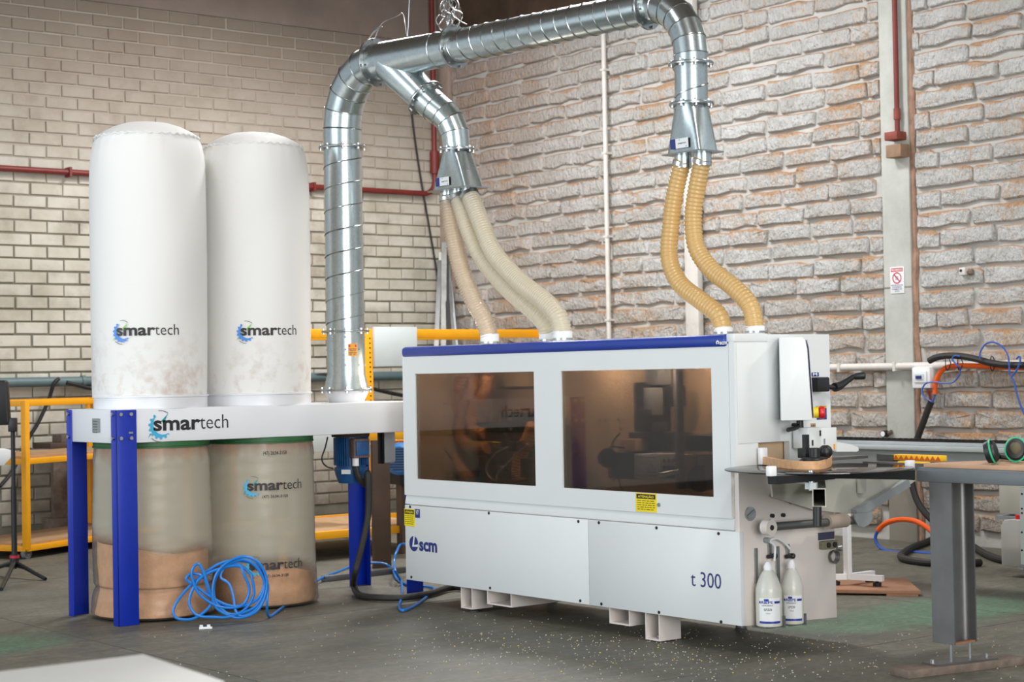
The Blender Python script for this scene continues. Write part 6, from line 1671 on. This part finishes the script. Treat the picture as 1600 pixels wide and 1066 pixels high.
# metal bars leaning in the corner
rnd = random.Random(5)
for i, (xt, xb_, yt, w_, mt, lab) in enumerate(((694, 688, 395, 5, 'pvc_white', 'pale thin tube leaning in the wall corner, the middle one'), (688, 683, 408, 7, 'dark_steel', 'dark steel bar leaning in the wall corner, leftmost of the bundle'), (700, 697, 380, 8, 'khaki_steel', 'dull broad steel bar leaning in the wall corner beside the pale tube'), (706, 706, 400, 6, 'rubber', 'black bar leaning in the wall corner behind the first hose'), (712, 716, 415, 5, 'khaki_steel', 'worn steel bar leaning in the wall corner, rightmost but one'), (717, 722, 440, 3, 'alu', 'bright thin aluminium bar leaning in the corner, rightmost of the bundle'))):
    Yb = YW - .75 - .02 * i
    t_ = at_y(xt, yt, YW - .10 - .035 * i); b_ = at_y(xb_, 522, YW - .34 - .05 * i); d = (b_ - t_); e = t_ + d * ((t_.z - .01) / -d.z)
    t_.x = min(t_.x, XW - .12)
    tag(MB().bar(e, t_, w_ * .0068, w_ * .0055).build('leaning_bar', M[mt]), lab, 'bar', 'bars leaning in the corner')

# ---------------------------------------------------------------- on the floor
def gz(x, y, z=.012): return at_z(x, y, z)
# coiled blue air hose standing in loops against the clear bags
fxv = V((rt.x, rt.y, 0)); PC = at_z(350, 962, 0); PC = V((PC.x, PC.y, 0)) ; NC = V((-fw_.x, -fw_.y, 0))
pm_ = px_m(PC)
def cpt(x, y, lean):                             # point on a loop leaning back on the bag
    q = at_z(x, 975 - (x - 280) * .04, 0); q = V((q.x, q.y, 0)); h = max((975 - (x - 280) * .04 - y) * pm_, .012)
    return q + fw_ * (lean * h) + V((0, 0, h))
loops = [((356, 962), (338, 950), (333, 925), (340, 898), (360, 880), (385, 873), (408, 885), (418, 912), (412, 940), (398, 958), (372, 966)),
         ((352, 958), (336, 938), (336, 910), (352, 888), (382, 878), (404, 892), (414, 918), (402, 946), (380, 958), (358, 960)),
         ((345, 950), (328, 930), (318, 905), (300, 900), (291, 908), (305, 918), (330, 935), (360, 948), (390, 945), (408, 930), (414, 905)),
         ((410, 895), (395, 884), (370, 880), (345, 884), (318, 900), (290, 925), (272, 950), (275, 966), (300, 968), (322, 955), (332, 940)),
         ((328, 925), (320, 900), (312, 885), (303, 890), (301, 905), (312, 930), (340, 948), (370, 950), (385, 940), (390, 920), (382, 900)),
         ((375, 888), (350, 890), (318, 903), (302, 922), (296, 945), (308, 962), (335, 965), (360, 964), (384, 952), (397, 930), (394, 905)),
         ((390, 898), (372, 885), (352, 890), (345, 905), (358, 915), (365, 935), (368, 955), (378, 963), (395, 957), (410, 940), (416, 916))]
pts = []
for k, lp_ in enumerate(loops):
    for x, y in lp_: pts.append(cpt(x, y, .02 + .03 * (k % 4)))
pts += [cpt(419, 920, .1), gz(417, 945, .09), gz(420, 963, .012), gz(434, 955), gz(470, 927, .012), gz(500, 905, .03), gz(530, 893, .04), gz(560, 882, .06), gz(595, 880, .06), gz(612, 888, .03), gz(620, 905, .012), gz(640, 915), gz(668, 917), gz(679, 921), gz(670, 930), gz(650, 945), gz(630, 954), gz(624, 948), gz(628, 930), gz(627, 910, .02), gz(618, 893, .10), gz(616, 878, .14), gz(620, 862, .2), gz(630, 850, .22), V((6.45, LY + .08, .30)), V((6.6, LY + .02, .34))]
tag(MB().tube(spline(pts, 6), .0085, 8).build('air_hose', M['hose_blue']), 'bright blue air hose coiled before the clear bags and trailing to the machine', 'hose')
c = at_z(320, 983, 0)
pc_ = thing('plastic_clip', 'tiny white plastic clip on the floor in front of the blue hose', 'clip', (c.x, c.y, 0))
MB().bar(c + V((-.03, .01, .006)), c + V((.035, -.02, .006)), .018, .010).build('clip_base', M['label_white'], pc_)
for q in (-.018, .02): MB().obox(c + V((q, -q * .4, .016)), V((.007, 0, 0)), V((0, .007, 0)), V((0, 0, .007))).build('clip_tooth', M['label_white'], pc_)
# blurred pale bench top close to the camera
fg = thing('pale_bench', 'out of focus pale bench top in the near left corner', 'bench', (1.3, 3.9, 0))
k0, k1, k2 = at_z(225, 1022, .75), at_z(352, 1064, .75), at_z(-60, 1056, .75)
k3 = k1 + (k2 - k0)
MB().prism([V((q.x, q.y, .715)) for q in (k0, k1, k3, k2)], (0, 0, .035)).build('bench_top', M['foreground'], fg, bevel=.004)
for q in (k0, k1, k2, k3):
    i_ = q.lerp((k0 + k3) / 2, .15); MB().box((i_.x - .02, i_.y - .02, 0), (i_.x + .02, i_.y + .02, .715)).build('leg', M['grey'], fg)
# sawdust flecks and yellow crumbs scattered on the slab
rnd = random.Random(11)
for nm, mt, n, lab, rg in (('sawdust_flecks', 'fleck', 900, 'pale wood flecks scattered over the floor around the machine', None), ('yellow_crumbs', 'label_yellow', 60, 'tiny yellow glue crumbs scattered before the machine', None)):
    mb = MB()
    for i in range(n):
        if rnd.random() < .72: x, y = rnd.gauss(1010, 230), rnd.gauss(1015, 30)
        else: x, y = rnd.uniform(200, 1600), rnd.uniform(900, 1060)
        if y < 930 + (x - 600) * .05: continue
        p = at_z(x, y, 0); s_ = rnd.uniform(.0015, .0048); a_ = rnd.uniform(0, PI)
        d1 = V((math.cos(a_), math.sin(a_), 0)) * s_; d2 = V((-d1.y, d1.x, 0)) * rnd.uniform(.4, .9)
        b0 = V((p.x, p.y, .001))
        mb.add([b0 - d1 - d2, b0 + d1 - d2, b0 + d1 + d2, b0 - d1 + d2, b0 + V((0, 0, .004))], [(0, 1, 4), (1, 2, 4), (2, 3, 4), (3, 0, 4)])
    tag(mb.build(nm, M[mt], kind='stuff'), lab, 'debris', kind='stuff')
